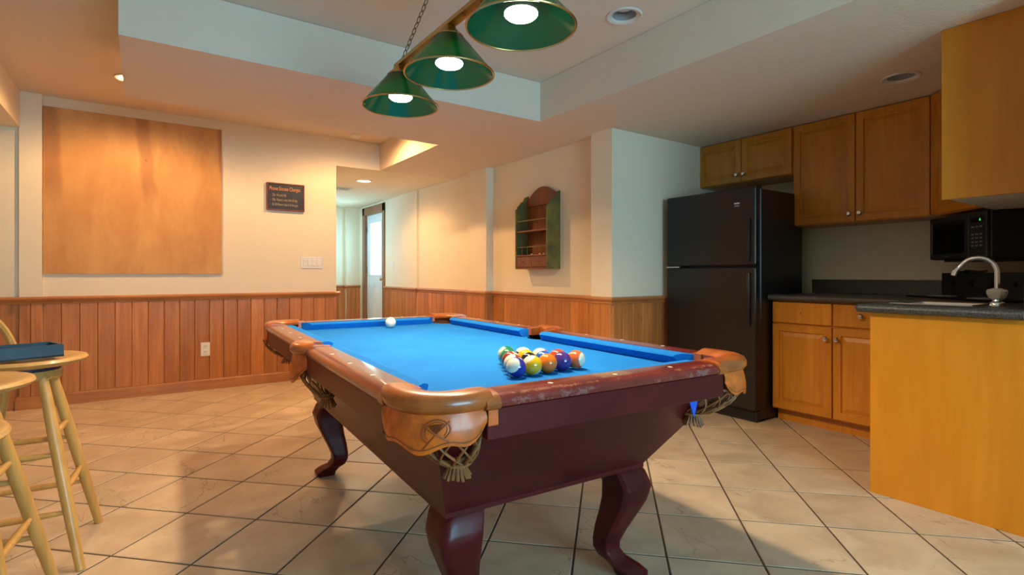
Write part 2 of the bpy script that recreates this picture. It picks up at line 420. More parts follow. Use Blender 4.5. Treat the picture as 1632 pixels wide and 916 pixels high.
# wall with the plywood board, and the pilaster at its left end
wall_left = struct('wall_left', box(box(nb(), -2.45, 1.66, YL, YL+.12, 0, HI), -.79, -.655, YL-.035, YL, 0, HI), 'wall')
wall_side = struct('wall_side', bx(-2.5, -2.42, -2.8, YL+.1, 0, HI), 'wall')
bh = nb()
for a in ((YL+.12, 8.0, 0, LO), (8.7, 9.1, 0, LO), (8.0, 8.7, 0, 1.1), (8.0, 8.7, 1.9, LO)): box(bh, 1.56, 1.66, *a)
wall_hall = struct('wall_hall', bh, 'wall')
fb = nb()
for a in ((8.0, 8.05, 1.1, 1.9), (8.65, 8.7, 1.1, 1.9), (8.0, 8.7, 1.1, 1.15), (8.0, 8.7, 1.85, 1.9)): box(fb, 1.58, 1.64, *a)
hw = struct('window_3', fb, 'casing'); obj('pane', bx(1.607, 1.613, 8.05, 8.65, 1.15, 1.85), 'pane', hw)
wall_hall_end = struct('wall_hall_end', box(bx(1.6, 4.5, 9.05, 9.15, 0, LO), 2.82, 3.05, 8.97, 9.05, 0, LO), 'wall')
bw = nb()   # right wall of the hall with its shallow pilasters, and the alcove return
XA, XB, XP = 3.05, 3.08, 2.99
box(bw, XA, XA+.16, 4.9, 7.84, 0, LO); box(bw, XA, XA+.16, 8.80, 9.1, 0, LO); box(bw, XA, XA+.16, 7.84, 8.80, 2.09, LO)
box(bw, XP, XB+.03, 4.80, 5.18, 0, LO); box(bw, XB, XB+.13, 3.1, 4.85, 0, LO)
box(bw, XP, XB, 2.958, 3.19, 0, LO); box(bw, XB, 4.5, 2.958, 3.08, 0, LO)
box(bw, XA-.022, XA, 6.62, 7.20, 0, LO)
wall_right = struct('wall_right', bw, 'wall')
wall_kitchen = struct('wall_kitchen', bx(4.41, 4.51, -2.8, 2.958, 0, LO), 'wall')
wall_kitchen_return = struct('wall_kitchen_return', bx(2.90, 4.41, .47, .575, 0, LO), 'wall')
# wall behind the camera with a wide run of windows
bk = nb()
WX0, WX1, WZ0, WZ1 = .3, 2.3, .6, 2.1
box(bk, -2.45, WX0, -2.8, -2.7, 0, HI); box(bk, WX1, 4.5, -2.8, -2.7, 0, HI); box(bk, WX0, WX1, -2.8, -2.7, WZ1, HI); box(bk, WX0, WX1, -2.8, -2.7, 0, WZ0)
struct('wall_back', bk, 'wall')
for k in range(2):
    x0 = WX0+k*1.0; x1 = x0+1.0; fb = nb()
    for a in ((x0, x0+.05, WZ0, WZ1), (x1-.05, x1, WZ0, WZ1), (x0, x1, WZ0, WZ0+.05), (x0, x1, WZ1-.05, WZ1)): box(fb, a[0], a[1], -2.79, -2.71, a[2], a[3])
    w = struct('window_%d' % (k+1), fb, 'casing')
    obj('pane', bx(x0+.05, x1-.05, -2.753, -2.747, WZ0+.05, WZ1-.05), 'pane', w)

# wainscot: single planks on each wall face, chair rails and baseboards as trim
plank_cache = {}
def plank_mesh(w, h):
    key = (round(w, 4), round(h, 4))
    if key not in plank_cache:
        bm = nb(); t = .016; c = .005
        prism_pts = [(0.0006, 0), (0.0006, -t+c), (c, -t), (w-c, -t), (w-.0006, -t+c), (w-.0006, 0)]
        prism(bm, prism_pts, 0, h)
        o = obj('plank', bm, 'plank'); plank_cache[key] = o.data; bpy.data.objects.remove(o)
    return plank_cache[key]
def wains(parent, p0, p1, pitch=.114, z0=.10, z1=.835):
    """planks from p0 to p1 (left to right as seen from the room)"""
    p0, p1 = Vector(p0), Vector(p1); d = p1-p0; L = d.length; n = max(1, round(L/pitch)); w = L/n; a = math.atan2(d.y, d.x)
    for k in range(n):
        o = bpy.data.objects.new('plank', plank_mesh(w, z1-z0)); C.objects.link(o); o.parent = parent
        q = p0+d*(k/n); o.location = (q.x, q.y, z0); o.rotation_euler = (0, 0, a)
tn = [0]
RAIL = [(0, .822), (.020, .822), (.024, .832), (.020, .838), (.026, .846), (.036, .852), (.040, .862), (.036, .872), (.026, .878), (0, .878)]
BASE = [(0, 0), (.020, 0), (.020, .085), (.014, .098), (.010, .104), (.006, .110), (0, .110)]
def run(points, section, name):
    """moulding along a poly line; room lies on the right-hand side of travel"""
    bm = nb(); pts = [Vector(p) for p in points]; nrm = []
    for i in range(len(pts)):
        ds = []
        if i > 0: ds.append((pts[i]-pts[i-1]).normalized())
        if i < len(pts)-1: ds.append((pts[i+1]-pts[i]).normalized())
        ns = [Vector((d.y, -d.x)) for d in ds]; v = ns[0] if len(ns) == 1 else (ns[0]+ns[1])/(1+ns[0].dot(ns[1]))
        nrm.append(v)
    sweep(bm, pts, nrm, section)
    return struct(name, bm, 'trim')
pil = YL-.035
wains(wall_left, (-2.42, YL), (-.79, YL)); wains(wall_left, (-.79, pil), (-.655, pil), .0675); wains(wall_left, (-.655, YL), (1.66, YL))
run([(-2.42, YL), (-.79, YL), (-.79, pil), (-.655, pil), (-.655, YL), (1.66, YL), (1.66, 6.2)], RAIL, 'trim_1')
run([(-2.42, YL), (-.79, YL), (-.79, pil), (-.655, pil), (-.655, YL), (1.66, YL), (1.66, 6.2)], BASE, 'baseboard_left')
he = [(1.66, 9.05), (2.82, 9.05), (2.82, 8.97), (3.05, 8.97)]
wains(wall_hall_end, he[0], he[1]); wains(wall_hall_end, he[2], he[3], .08)
run(he, RAIL, 'trim_2'); run(he, BASE, 'baseboard_hall_end')
rw = [(XA, 7.80), (XA, 7.20), (XA-.022, 7.20), (XA-.022, 6.62), (XA, 6.62), (XA, 5.18), (XP, 5.18), (XP, 4.80), (XB, 4.80), (XB, 3.19), (XP, 3.19), (XP, 2.958), (4.2, 2.958)]
for a, b in zip(rw, rw[1:]):
    L = math.hypot(a[0]-b[0], a[1]-b[1])
    if L > .04: wains(wall_right, a, b, .114 if L > .4 else L/max(1, round(L/.11)))
run(rw, RAIL, 'trim_3'); run(rw, BASE, 'baseboard_right')

# hall door in the right wall: casing, white slab with a tall pane, two raised panels, knob, hinges
door = tag(obj('door_1', bx(XA+.035, XA+.075, 7.90, 8.70, .012, 2.03, bev=.003), 'white_paint'), kind='structure')
me = door.data
bm = bmesh.new(); bm.clear()
ya, yb, za, zb = 8.045, 8.545, 1.045, 1.90
for a in ((7.90, ya, .012, 2.03), (yb, 8.70, .012, 2.03), (ya, yb, .012, za), (ya, yb, zb, 2.03)): box(bm, XA+.035, XA+.075, a[0], a[1], a[2], a[3])
bm.to_mesh(me); bm.free()
obj('pane', bx(XA+.052, XA+.058, ya, yb, za, zb), 'pane', door)
fb = nb()
for a in ((ya-.02, ya+.012, za-.02, zb+.02), (yb-.012, yb+.02, za-.02, zb+.02), (ya, yb, za-.02, za+.012), (ya, yb, zb-.012, zb+.02)): box(fb, XA+.026, XA+.036, a[0], a[1], a[2], a[3], bev=.003)
obj('glazing_bead', fb, 'white_paint', door)
for y0 in (8.03, 8.33):
    pb = nb(); box(pb, XA+.028, XA+.036, y0, y0+.24, .16, .93, bev=.006); box(pb, XA+.022, XA+.03, y0+.05, y0+.19, .21, .88, bev=.006); obj('panel', pb, 'white_paint', door)
kb = lathe(nb(), [(.026, 0), (.028, .004), (.012, .010), (.010, .03), (.022, .038), (.028, .05), (.022, .062), (0.004, .066)], 16)
kn = obj('knob', kb, 'brass', door, True, (XA+.035, 7.965, .985)); kn.rotation_euler = (0, rad(-90), 0)
db = lathe(nb(), [(.026, 0), (.026, .01), (.018, .018), (.004, .02)], 14)
dk = obj('deadbolt', db, 'brass', door, True, (XA+.035, 7.965, 1.13)); dk.rotation_euler = (0, rad(-90), 0)
for z in (.30, 1.08, 1.75): obj('hinge', bx(XA+.02, XA+.036, 8.695, 8.715, z, z+.10), 'brass_dark', door)
cb = nb()
box(cb, XA-.018, XA+.10, 7.81, 7.895, 0, 2.16, bev=.004); box(cb, XA-.018, XA+.10, 8.705, 8.80, 0, 2.16, bev=.004); box(cb, XA-.018, XA+.10, 7.81, 8.80, 2.035, 2.16, bev=.004)
struct('trim_4', cb, 'casing')

# ------------------------------------------------------------------ ceiling fittings
def downlight(loc, label, lit, power=0, spot=1.9, col=WARM, group='recessed ceiling lights'):
    x, y, z = loc; t = thing('recessed_light', label, 'light', loc, 0, group); r = .098
    obj('trim_ring', lathe(nb(), [(r, -.0005), (r, -.005), (r-.006, -.009), (CAN_R+.004, -.004), (CAN_R, .0), (CAN_R-.002, .004)], 36, cap=False), 'cream_trim', t, True)
    obj('reflector', lathe(nb(), [(CAN_R-.002, .003), (CAN_R-.004, .05), (CAN_R-.010, .10), (.02, .105), (.003, .105)], 28, cap=False), 'can_inside', t, True)
    obj('lamp', lathe(nb(), [(.020, .10), (.030, .075), (.045, .050), (.047, .044), (.04, .038), (.004, .034)], 24), 'downlamp' if lit else 'white_plastic', t, True)
    if lit: light('SPOT', (x, y, z+.028), power, col, spot_size=spot, spot_blend=.5, shadow_soft_size=.03)
downlight((2.184, 2.066, HI), 'unlit recessed light in the raised ceiling beside the green lamps', False)
downlight((3.596, 1.252, LO), 'unlit recessed light in the kitchen soffit near the upper cabinets', False)
downlight((2.203, 6.332, LO), 'glowing recessed light in the hall ceiling before the white door', True, .75*DOWN, spot=2.9)
downlight((-.075, 4.775, HI), 'recessed light at the left edge of the soffit above the plywood board', True, DOWN, spot=3.0)
downlight((1.70, 4.80, HI), 'recessed light hidden in the ceiling gap above the black notice', True, DOWN, spot=3.0)
dt = thing('smoke_detector', 'round white smoke detector on the ceiling above the black notice', 'detector', (1.781, 5.383, HI))
obj('base', lathe(nb(), [(.058, 0), (.058, -.012), (.052, -.016), (.01, -.016)], 28), 'white_plastic', dt, True)
obj('cover', lathe(nb(), [(.048, -.016), (.044, -.03), (.03, -.036), (.004, -.037)], 28), 'white_plastic', dt, True)
vt = thing('air_vent', 'small slatted air vent in the hall ceiling', 'vent', (2.12, 7.05, LO))
obj('frame', box(box(box(box(nb(), -.15, -.13, -.1, .1, -.008, 0), .13, .15, -.1, .1, -.008, 0), -.13, .13, -.1, -.08, -.008, 0), -.13, .13, .08, .1, -.008, 0), 'cream_trim', vt)
sl = obj('slat', bx(-.13, .13, -.004, .004, -.007, 0), 'can_inside', vt, loc=(0, -.065, 0))
for k in range(1, 8): share(sl, vt, (0, -.065+k*.0186, 0))

# ------------------------------------------------------------------ pool table (local frame: x across, y along, near end at -y)
TZ = .765; RT = .805; WI, LI, WO, LO_ = .465, .958, .547, 1.0445
tb = thing('pool_table', 'dark red pool table with blue cloth and tan leather pockets', 'pool table', (1.0823, 2.0901, -.084), rad(-2.67)); TS = 1.08; FL0 = .084/TS; tb.scale = (TS, TS, TS)
# slate bed under blue cloth, notched at the six pockets
def notch(cx, cy, r, a0, a1, n=8): return [(cx+r*math.cos(rad(a0+(a1-a0)*i/n)), cy+r*math.sin(rad(a0+(a1-a0)*i/n))) for i in range(n+1)]
CP = (WI-.003, LI-.005); SP = WI+.032
poly = []
poly += notch(-CP[0], -CP[1], .085, 100, -10) + notch(CP[0], -CP[1], .085, 190, 80)
poly += notch(SP, 0, .075, 250, 110) + notch(CP[0], CP[1], .085, 280, 170) + notch(-CP[0], CP[1], .085, 10, -100) + notch(-SP, 0, .075, 70, -70)
obj('playing_bed', prism(nb(), poly, TZ-.03, TZ), 'felt', tb)
# cushions: rubber under cloth, ends cut back at the pockets
def cushion(p0, p1, inward, cut0, cut1):
    """p0->p1 along the wood edge, inward = unit vector to the table centre"""
    p0, p1, n = Vector(p0), Vector(p1), Vector(inward); d = (p1-p0).normalized(); bm = nb()
    sec = [(0, RT-.004), (.030, RT-.003), (.046, RT-.008), (.050, RT-.013), (.046, RT-.020), (.034, TZ+.001), (0, TZ+.001)]
    A = [p0+n*o+d*(cut0*o/.05) for o, z in sec]; B = [p1+n*o-d*(cut1*o/.05) for o, z in sec]
    va = [bm.verts.new((q.x, q.y, s[1])) for q, s in zip(A, sec)]; vb = [bm.verts.new((q.x, q.y, s[1])) for q, s in zip(B, sec)]; k = len(sec)
    for i in range(k): bm.faces.new((va[i], va[(i+1) % k], vb[(i+1) % k], vb[i]))
    bm.faces.new(va); bm.faces.new(vb)
    obj('cushion', bm, 'felt', tb)
cg, sg = .093, .068
for sx in (-1, 1):
    cushion((sx*WI, -LI+cg), (sx*WI, -sg), (-sx, 0), .045, .014); cushion((sx*WI, sg), (sx*WI, LI-cg), (-sx, 0), .014, .045)
for sy in (-1, 1): cushion((-WI+cg, sy*LI), (WI-cg, sy*LI), (0, -sy), .045, .045)
# wooden rails with pearl sights
RSEC = [(-.002, RT-.002), (.045, RT+.001), (.066, RT-.002), (.078, RT-.009), (.0825, RT-.018), (.080, RT-.026), (.074, RT-.029), (-.002, RT-.029)]
def rail(p0, p1, out, sights):
    p0, p1, n = Vector(p0), Vector(p1), Vector(out); N = 12
    pts = [p0+(p1-p0)*(i/N) for i in range(N+1)]
    r = obj('rail', sweep(nb(), pts, [n]*(N+1), RSEC), 'rail', tb, True)
    for t in sights:
        q = p0+(p1-p0)*t+n*.043
        s = obj('sight', lathe(nb(), [(.0065, -.002), (.0065, .0005), (.001, .0008)], 12), 'sight', r, True, (q.x, q.y, RT+.0006))
    return r
ESEC = [(-.004, RT-.001), (.045, RT+.0035), (.067, RT+.0005), (.080, RT-.007), (.0855, RT-.018), (.082, RT-.028), (.074, RT-.031), (-.004, RT-.031)]
def ear(p0, p1, out):
    p0, p1, n = Vector(p0), Vector(p1), Vector(out); N = 6; bm = nb()
    pts = [p0+(p1-p0)*(i/N) for i in range(N+1)]; sweep(bm, pts, [n]*(N+1), ESEC); obj('pocket_ear', bm, 'leather_roll', tb, True)
for sx in (-1, 1):
    rail((sx*WI, -LI+.100), (sx*WI, -.078), (sx, 0), (.21, .47, .73)); rail((sx*WI, .078), (sx*WI, LI-.100), (sx, 0), (.19, .45, .72))
    for a_, b_ in ((-LI+.068, -LI+.101), (-.079, -.048), (.048, .079), (LI-.101, LI-.068)): ear((sx*WI, a_), (sx*WI, b_), (sx, 0))
for sy in (-1, 1):
    rail((-WI+.115, sy*LI), (WI-.115, sy*LI), (0, sy), (.22, .5, .78))
    for a_, b_ in ((-WI+.082, -WI+.116), (WI-.116, WI-.082)): ear((a_, sy*LI), (b_, sy*LI), (0, sy))
# skirt boards and the tapered cabinet
SK0, SK1 = .712, RT-.029
kx, ky = WO-.006, LO_-.012
for sx in (-1, 1): obj('skirt', bx(min(sx*kx, sx*(kx-.022)), max(sx*kx, sx*(kx-.022)), -LI+.088, LI-.088, SK0, SK1, bev=.0015), 'mahogany', tb)
for sy in (-1, 1): obj('skirt', bx(-WI+.088, WI-.088, min(sy*ky, sy*(ky-.022)), max(sy*ky, sy*(ky-.022)), SK0, SK1, bev=.0015), 'mahogany', tb)
bm = nb(); ring = []
for hx, hy, z in ((.462, .968, TZ-.03), (.462, .968, SK0), (.345, .762, .452), (.345, .762, .440)):
    ring.append([bm.verts.new((a*hx, b*hy, z)) for a, b in ((-1,-1), (1,-1), (1,1), (-1,1))])
for A, B in zip(ring, ring[1:]):
    for i in range(4): bm.faces.new((A[i], A[(i+1) % 4], B[(i+1) % 4], B[i]))
bm.faces.new(ring[0]); bm.faces.new(ring[-1])
obj('cabinet_body', bm, 'mahogany', tb)
# cabriole legs, bowed along the diagonal, block corners softened
LEGP = [(.455, -.016, .055), (.41, .002, .060), (.36, .014, .062), (.30, .008, .056), (.24, -.006, .048), (.18, -.022, .041), (.13, -.032, .035), (.10, -.032, .034), (.07, -.020, .036), (.045, .006, .041), (.022, .022, .044), (.008, .024, .042), (0, .022, .038)]
def leg(sx, sy, cx, cy):
    bm = nb(); rows = []; n = 32
    for i in range(len(LEGP)*3-2):
        k, f_ = divmod(i, 3); f_ /= 3; A = LEGP[k]; B = LEGP[min(k+1, len(LEGP)-1)]; z, o, s = (A[j]+(B[j]-A[j])*f_ for j in range(3)); z = FL0+z*(.455-FL0)/.455
        row = []
        for q in range(n):
            a = 2*PI*(q+.5)/n; ca, sa = math.cos(a), math.sin(a); e = (abs(ca)**9+abs(sa)**9)**(-1/9)
            row.append(bm.verts.new((sx*(cx+o)+s*e*ca, sy*(cy+o)+s*e*sa, z)))
        rows.append(row)
    for A, B in zip(rows, rows[1:]):
        for q in range(n): bm.faces.new((A[q], A[(q+1) % n], B[(q+1) % n], B[q]))
    bm.faces.new(rows[0]); bm.faces.new(rows[-1])
    obj('leg', bm, 'mahogany', tb, True)
for sx in (-1, 1):
    for sy in (-1, 1): leg(sx, sy, .280 if sx < 0 else .312, .692)
# pockets: leather roll, hanging apron, liner, woven net with fringe
def path_normals(pts):
    out = []
    for i in range(len(pts)):
        d = (pts[min(i+1, len(pts)-1)]-pts[max(i-1, 0)]).normalized(); out.append(Vector((d.y, -d.x)))
    return out
def apron(bm, pts, nrm, ztop, zbot, out, th=.004, rows=8):
    N = len(pts); lay = []
    for off in (out+th, out):
        g = []
        for i in range(N):
            col = []
            for j in range(rows+1):
                t = j/rows; z = ztop+(zbot(i/(N-1))-ztop)*t; fl = .010*math.sin(t*2.2)
                col.append(bm.verts.new((pts[i].x+nrm[i].x*(off+fl), pts[i].y+nrm[i].y*(off+fl), z)))
            g.append(col)
        lay.append(g)
        for i in range(N-1):
            for j in range(rows): bm.faces.new((g[i][j], g[i+1][j], g[i+1][j+1], g[i][j+1]))
    a, b = lay
    for i in range(N-1):
        for j in (0, rows): bm.faces.new((a[i][j], a[i+1][j], b[i+1][j], b[i][j]))
    for i in (0, N-1):
        for j in range(rows): bm.faces.new((a[i][j], a[i][j+1], b[i][j+1], b[i][j]))
    return a
def net(cx, cy, r, ztop, zb, parent, swing):
    """woven leather bag below the apron, its fringe pulled in towards the table by swing"""
    bm = nb(); nseg = 10
    def P(a, t):
        rr = r*(1-.55*t*t)*(1.0 if t < 1 else .4); z = ztop+(zb-ztop)*t
        return Vector((cx+swing[0]*t*t+rr*math.cos(a), cy+swing[1]*t*t+rr*math.sin(a), z))
    for k in range(nseg):
        a = 2*PI*k/nseg
        tube(bm, [P(a+sg_*1.0*t, t) for t in [i/8 for i in range(9)] for sg_ in (1,)], .0042, 6, flat=.6)
        tube(bm, [P(a-1.0*t, t) for t in [i/8 for i in range(9)]], .0042, 6, flat=.6)
    for t in (0, .98): tube(bm, [P(2*PI*i/20, t) for i in range(20)], .0045, 6, True)
    o = obj('net', bm, 'leather_net', parent, True)
    fb = nb(); e = P(0, 1.0); ex, ey = cx+swing[0], cy+swing[1]
    lathe(fb, [(.016, zb+.012), (.019, zb), (.017, zb-.008)], 14, ex, ey)
    for k in range(16):
        a = 2*PI*k/16; l = .026+.006*((k*7) % 5)/5
        q0 = Vector((ex+.016*math.cos(a), ey+.016*math.sin(a), zb-.004)); q1 = Vector((ex+.030*math.cos(a), ey+.030*math.sin(a), zb-.004-l))
        tube(fb, [q0, (q0+q1)/2+Vector((0, 0, -.003)), q1], [.0030, .0038, .0034], 5)
    obj('fringe', fb, 'leather_net', o, True)
ROLL = [(-.058, RT-.012), (-.060, RT-.002), (-.050, RT+.005), (-.018, RT+.011), (.002, RT+.011), (.016, RT+.005), (.022, RT-.006), (.022, RT-.018), (.014, RT-.028), (.004, RT-.031), (-.03, RT-.029)]
def pocket(kind, pts, zbot, c, swing, label, rr=.066):
    nrm = path_normals(pts); N = len(pts)
    r = obj('pocket_roll', sweep(nb(), pts, nrm, ROLL), 'leather_roll', tb, True); r['label'] = label
    bm = nb(); lay = apron(bm, pts[1:-1], nrm[1:-1], RT-.026, zbot, .006); grid = [[v.co.copy() for v in col] for col in lay]
    ap = obj('pocket_apron', bm, 'leather', r, True)
    # stitched seam near the hem
    sb = nb(); n2 = len(grid); hem = [grid[i][7]+Vector((nrm[i+1].x, nrm[i+1].y, 0))*.0005 for i in range(1, n2-1)]
    tube(sb, hem, .0011, 5); obj('seam', sb, 'leather_dark', r)
    lb = nb(); sweep(lb, pts, nrm, [(-.039, RT-.008), (-.036, RT-.008), (-.018, SK0-.004), (-.022, SK0-.004)]); obj('liner', lb, 'leather_dark', r, True)
    net(c[0], c[1], rr, SK0+.012, .638, r, swing)
    return r, grid, nrm[1:-1]
emblem = None
for sx in (-1, 1):
    for sy in (-1, 1):
        p0 = Vector((sx*(WI+.056), sy*(LI-.10))); p1 = Vector((sx*(WI-.095), sy*(LI+.056)))
        b = bez([p0, p0+Vector((sx*.030, sy*.118)), p1+Vector((sx*.118, sy*.030)), p1], 26)
        if sx*sy < 0: b = b[::-1]
        f_ = lambda t: .722-.024*math.exp(-((t-.5)/.17)**2)-.012*math.exp(-((t-.14)/.10)**2)-.012*math.exp(-((t-.86)/.10)**2)+.03*abs(2*t-1)**10
        lab = {(-1,-1): 'large tan leather corner pocket at the near left', (1,-1): 'tan leather corner pocket at the near right', (-1,1): 'tan leather corner pocket at the far left', (1,1): 'tan leather corner pocket at the far right'}[(sx, sy)]
        r, grid, nr = pocket('corner', b, f_, (sx*(WI-.035 if sy < 0 else WI+.015), sy*(LI+.006)), (-sx*.040, -sy*.045), lab)
        if (sx, sy) == (-1, -1): emblem = (r, grid, nr)
for sx in (-1, 1):
    p0 = Vector((sx*(WI+.052), -.066)); p1 = Vector((sx*(WI+.052), .066))
    b = bez([p0, p0+Vector((sx*.058, .012)), p1+Vector((sx*.058, -.012)), p1], 20)
    if sx < 0: b = b[::-1]
    f_ = lambda t: .735-.060*math.sin(PI*t)**1.3
    pocket('side', b, f_, (sx*(WI+.040), -.02), (-sx*.02, -.10), 'tan leather side pocket nearest the board wall' if sx < 0 else 'tan leather side pocket nearest the wall shelf', .05)
# embossed crest on the near-left apron: wreath ring, shield triangle, crossed cues
r, grid, nr = emblem
def onapron(u, v, lift=.0006):
    n = len(grid); fi = min(max(u, 0), .999)*(n-1); i = int(fi); f_ = fi-i; fj = min(max(v, 0), .999)*8; j = int(fj); g_ = fj-j
    a = grid[i][j].lerp(grid[min(i+1, n-1)][j], f_); b = grid[i][j+1].lerp(grid[min(i+1, n-1)][j+1], f_); q = a.lerp(b, g_); m_ = nr[i]
    return q+Vector((m_.x, m_.y, 0))*lift
eb = nb(); ec = (.63, .46)
tube(eb, [onapron(ec[0]+.105*math.cos(a), ec[1]+.30*math.sin(a)) for a in [rad(-235+290*i/22) for i in range(23)]], .0018, 5)
tube(eb, [onapron(ec[0]+.082*math.cos(a), ec[1]+.24*math.sin(a)) for a in [rad(-225+270*i/22) for i in range(23)]], .0011, 5)
for sg_ in (-1, 1): tube(eb, [onapron(ec[0]+sg_*(-.10+.20*t), ec[1]-.22+.62*t, .0010) for t in [i/10 for i in range(11)]], .0017, 5)
obj('crest', eb, 'leather_emboss', r)
tr = nb(); vs = [tr.verts.new(onapron(ec[0]+a, ec[1]+b_, .0012)) for a, b_ in ((-.055, -.17), (.0, -.19), (.055, -.17), (.03, -.03), (0, .08), (-.03, -.03))]; tr.faces.new(vs)
bmesh.ops.solidify(tr, geom=tr.faces[:], thickness=.0015); obj('crest_shield', tr, 'leather_emboss', r)
fl = nb(); extr(fl, [(.245, -1.020, .725), (.290, -1.020, .725), (.272, -1.018, .664)], (0, .002, 0)); obj('loose_cloth', fl, 'baize_line', tb)['label'] = 'bright blue corner of loose cloth under the near right pocket'
# strap end of the near-left apron and the clear tape mark
obj('apron_strap', bx(-WI+.088, -WI+.112, -ky-.004, -ky, .742, RT-.030, bev=.001), 'leather', tb)

# ------------------------------------------------------------------ balls
BR = .0308; TZW = TZ*TS-.084
def ball_mat(name, col, stripe):
    m, nt, p = nodes(name); g = G(nt); x = g.xyz(g.n('ShaderNodeTexCoord').outputs['Object'])
    cream = (.74, .69, .55); c = col
    if stripe: c = g.mix(g.ramp(g.m('ABSOLUTE', x[2]), BR*.655, BR*.67), col, cream)
    c = g.mix(g.ramp(g.m('ABSOLUTE', x[0]), BR*.905, BR*.915), c, cream)
    g.put(p.inputs['Base Color'], c); setp(p, .10, 0, .5); return m
COL = dict(yellow=(.86, .42, .003), blue=(.012, .10, .52), red=(.60, .055, .016), purple=(.065, .022, .19), orange=(.82, .16, .006), green=(.006, .19, .085), maroon=(.27, .032, .020), black=(.012, .012, .014), navy=(.022, .022, .26), white=(.80, .76, .63), pink=(.78, .13, .03))
sb_ = nb(); bmesh.ops.create_uvsphere(sb_, u_segments=32, v_segments=18, radius=BR); ball0 = obj('ball_mesh', sb_, 'white_plastic', None, True); ball_me = ball0.data; bpy.data.objects.remove(ball0)
fwd = Vector((math.sin(rad(34.7)), math.cos(rad(34.7)), 0)); rgt = Vector((math.cos(rad(34.7)), -math.sin(rad(34.7)), 0))
def vdir(a, b, c): return (rgt*a+Vector((0, 0, 1))*b-fwd*c).normalized()       # right, up, towards the camera
def ball(x, y, colour, stripe, num, pole, spot, label, name='billiard_ball'):
    me = ball_me.copy(); me.materials.clear(); me.materials.append(ball_mat('ball_%s_%s' % (colour, 'stripe' if stripe else 'solid'), COL[colour], stripe) if num else plain('ivory_cue_ball', COL['white'], .12, coat=.5, var=.02))
    o = bpy.data.objects.new(name, me); C.objects.link(o); o.location = (x, y, TZW+BR+.0006)
    z = pole.normalized(); xax = (spot-z*spot.dot(z)).normalized(); yax = z.cross(xax)
    o.rotation_euler = Matrix((xax, yax, z)).transposed().to_euler()
    tag(o, label, 'ball', 'racked pool balls' if num else None)
    if num:
        for s in (1, -1):
            lettering('number', str(num), .014, 'ink_black', o, (s*(BR*.9965), 0, 0), (rad(90), 0, rad(90)*s), 'CENTER', .0002).location = (s*BR*.9995, 0, -.0045)
    return o
D_ = .0619; row = .0537; x0_, y0_ = .9185, 1.3046; th_ = rad(2.6)
def rp(r_, k):
    a, b = r_*D_/2+k*D_, r_*row
    return (x0_+a*math.cos(th_)-b*math.sin(th_), y0_+a*math.sin(th_)+b*math.cos(th_))
RACK = [
 (0, 0, 'navy', True, 10, vdir(-.46, .44, .76), vdir(.6, .7, -.5), 'navy striped ball with a cream cap, left end of the nearest row of the rack'),
 (0, 1, 'yellow', True, 9, vdir(-.50, .84, .10), vdir(.9, .5, -.3), 'yellow striped ball in the nearest row beside the navy striped ball'),
 (0, 2, 'orange', False, 5, vdir(0, 1, 0), vdir(1, -.1, -.1), 'solid orange ball in the middle of the nearest row'),
 (0, 3, 'purple', False, 4, vdir(0, 1, 0), vdir(1, -.1, -.1), 'solid purple ball in the nearest row'),
 (0, 4, 'pink', True, 13, vdir(.78, .05, .45), vdir(-.3, .7, -.5), 'orange striped ball with a white side, right end of the nearest row'),
 (1, 0, 'maroon', True, 15, vdir(-.6, .7, .4), vdir(.4, .1, -.9), 'maroon striped ball just behind the navy striped ball'),
 (1, 1, 'black', False, 8, vdir(0, 1, .1), vdir(1, 0, 0), 'black ball behind the yellow striped ball'),
 (1, 2, 'blue', False, 2, vdir(0, 1, 0), vdir(1, 0, 0), 'solid blue ball behind the orange ball'),
 (1, 3, 'red', False, 3, vdir(0, 1, -.2), vdir(-.1, .85, .5), 'solid red ball showing its number, behind the purple ball'),
 (2, 0, 'maroon', False, 7, vdir(-.3, .1, .9), vdir(.35, .75, .3), 'dark red solid ball third along the left edge of the rack'),
 (2, 1, 'yellow', False, 1, vdir(0, 1, 0), vdir(1, 0, 0), 'solid yellow ball in the middle of the rack behind the black ball'),
 (2, 2, 'red', True, 11, vdir(-.3, .9, .2), vdir(.6, .3, -.6), 'white ball with a red stripe behind the blue ball'),
 (3, 0, 'green', False, 6, vdir(0, 1, 0), vdir(.3, .8, .3), 'solid green ball near the far tip of the rack'),
 (3, 1, 'purple', True, 12, vdir(0, .95, .2), vdir(1, 0, 0), 'white ball with a purple stripe beside the solid green ball'),
 (4, 0, 'green', True, 14, vdir(-.85, .45, .1), vdir(.2, -.3, -.9), 'green striped ball at the far tip of the rack')]
for r_, k, col, st, num, pole, spot, lab in RACK: ball(*rp(r_, k), col, st, num, pole, spot, lab)
ball(1.189, 2.961, 'white', False, 0, vdir(0, 1, 0), vdir(1, 0, 0), 'ivory white cue ball alone at the far end of the blue table', 'cue_ball')

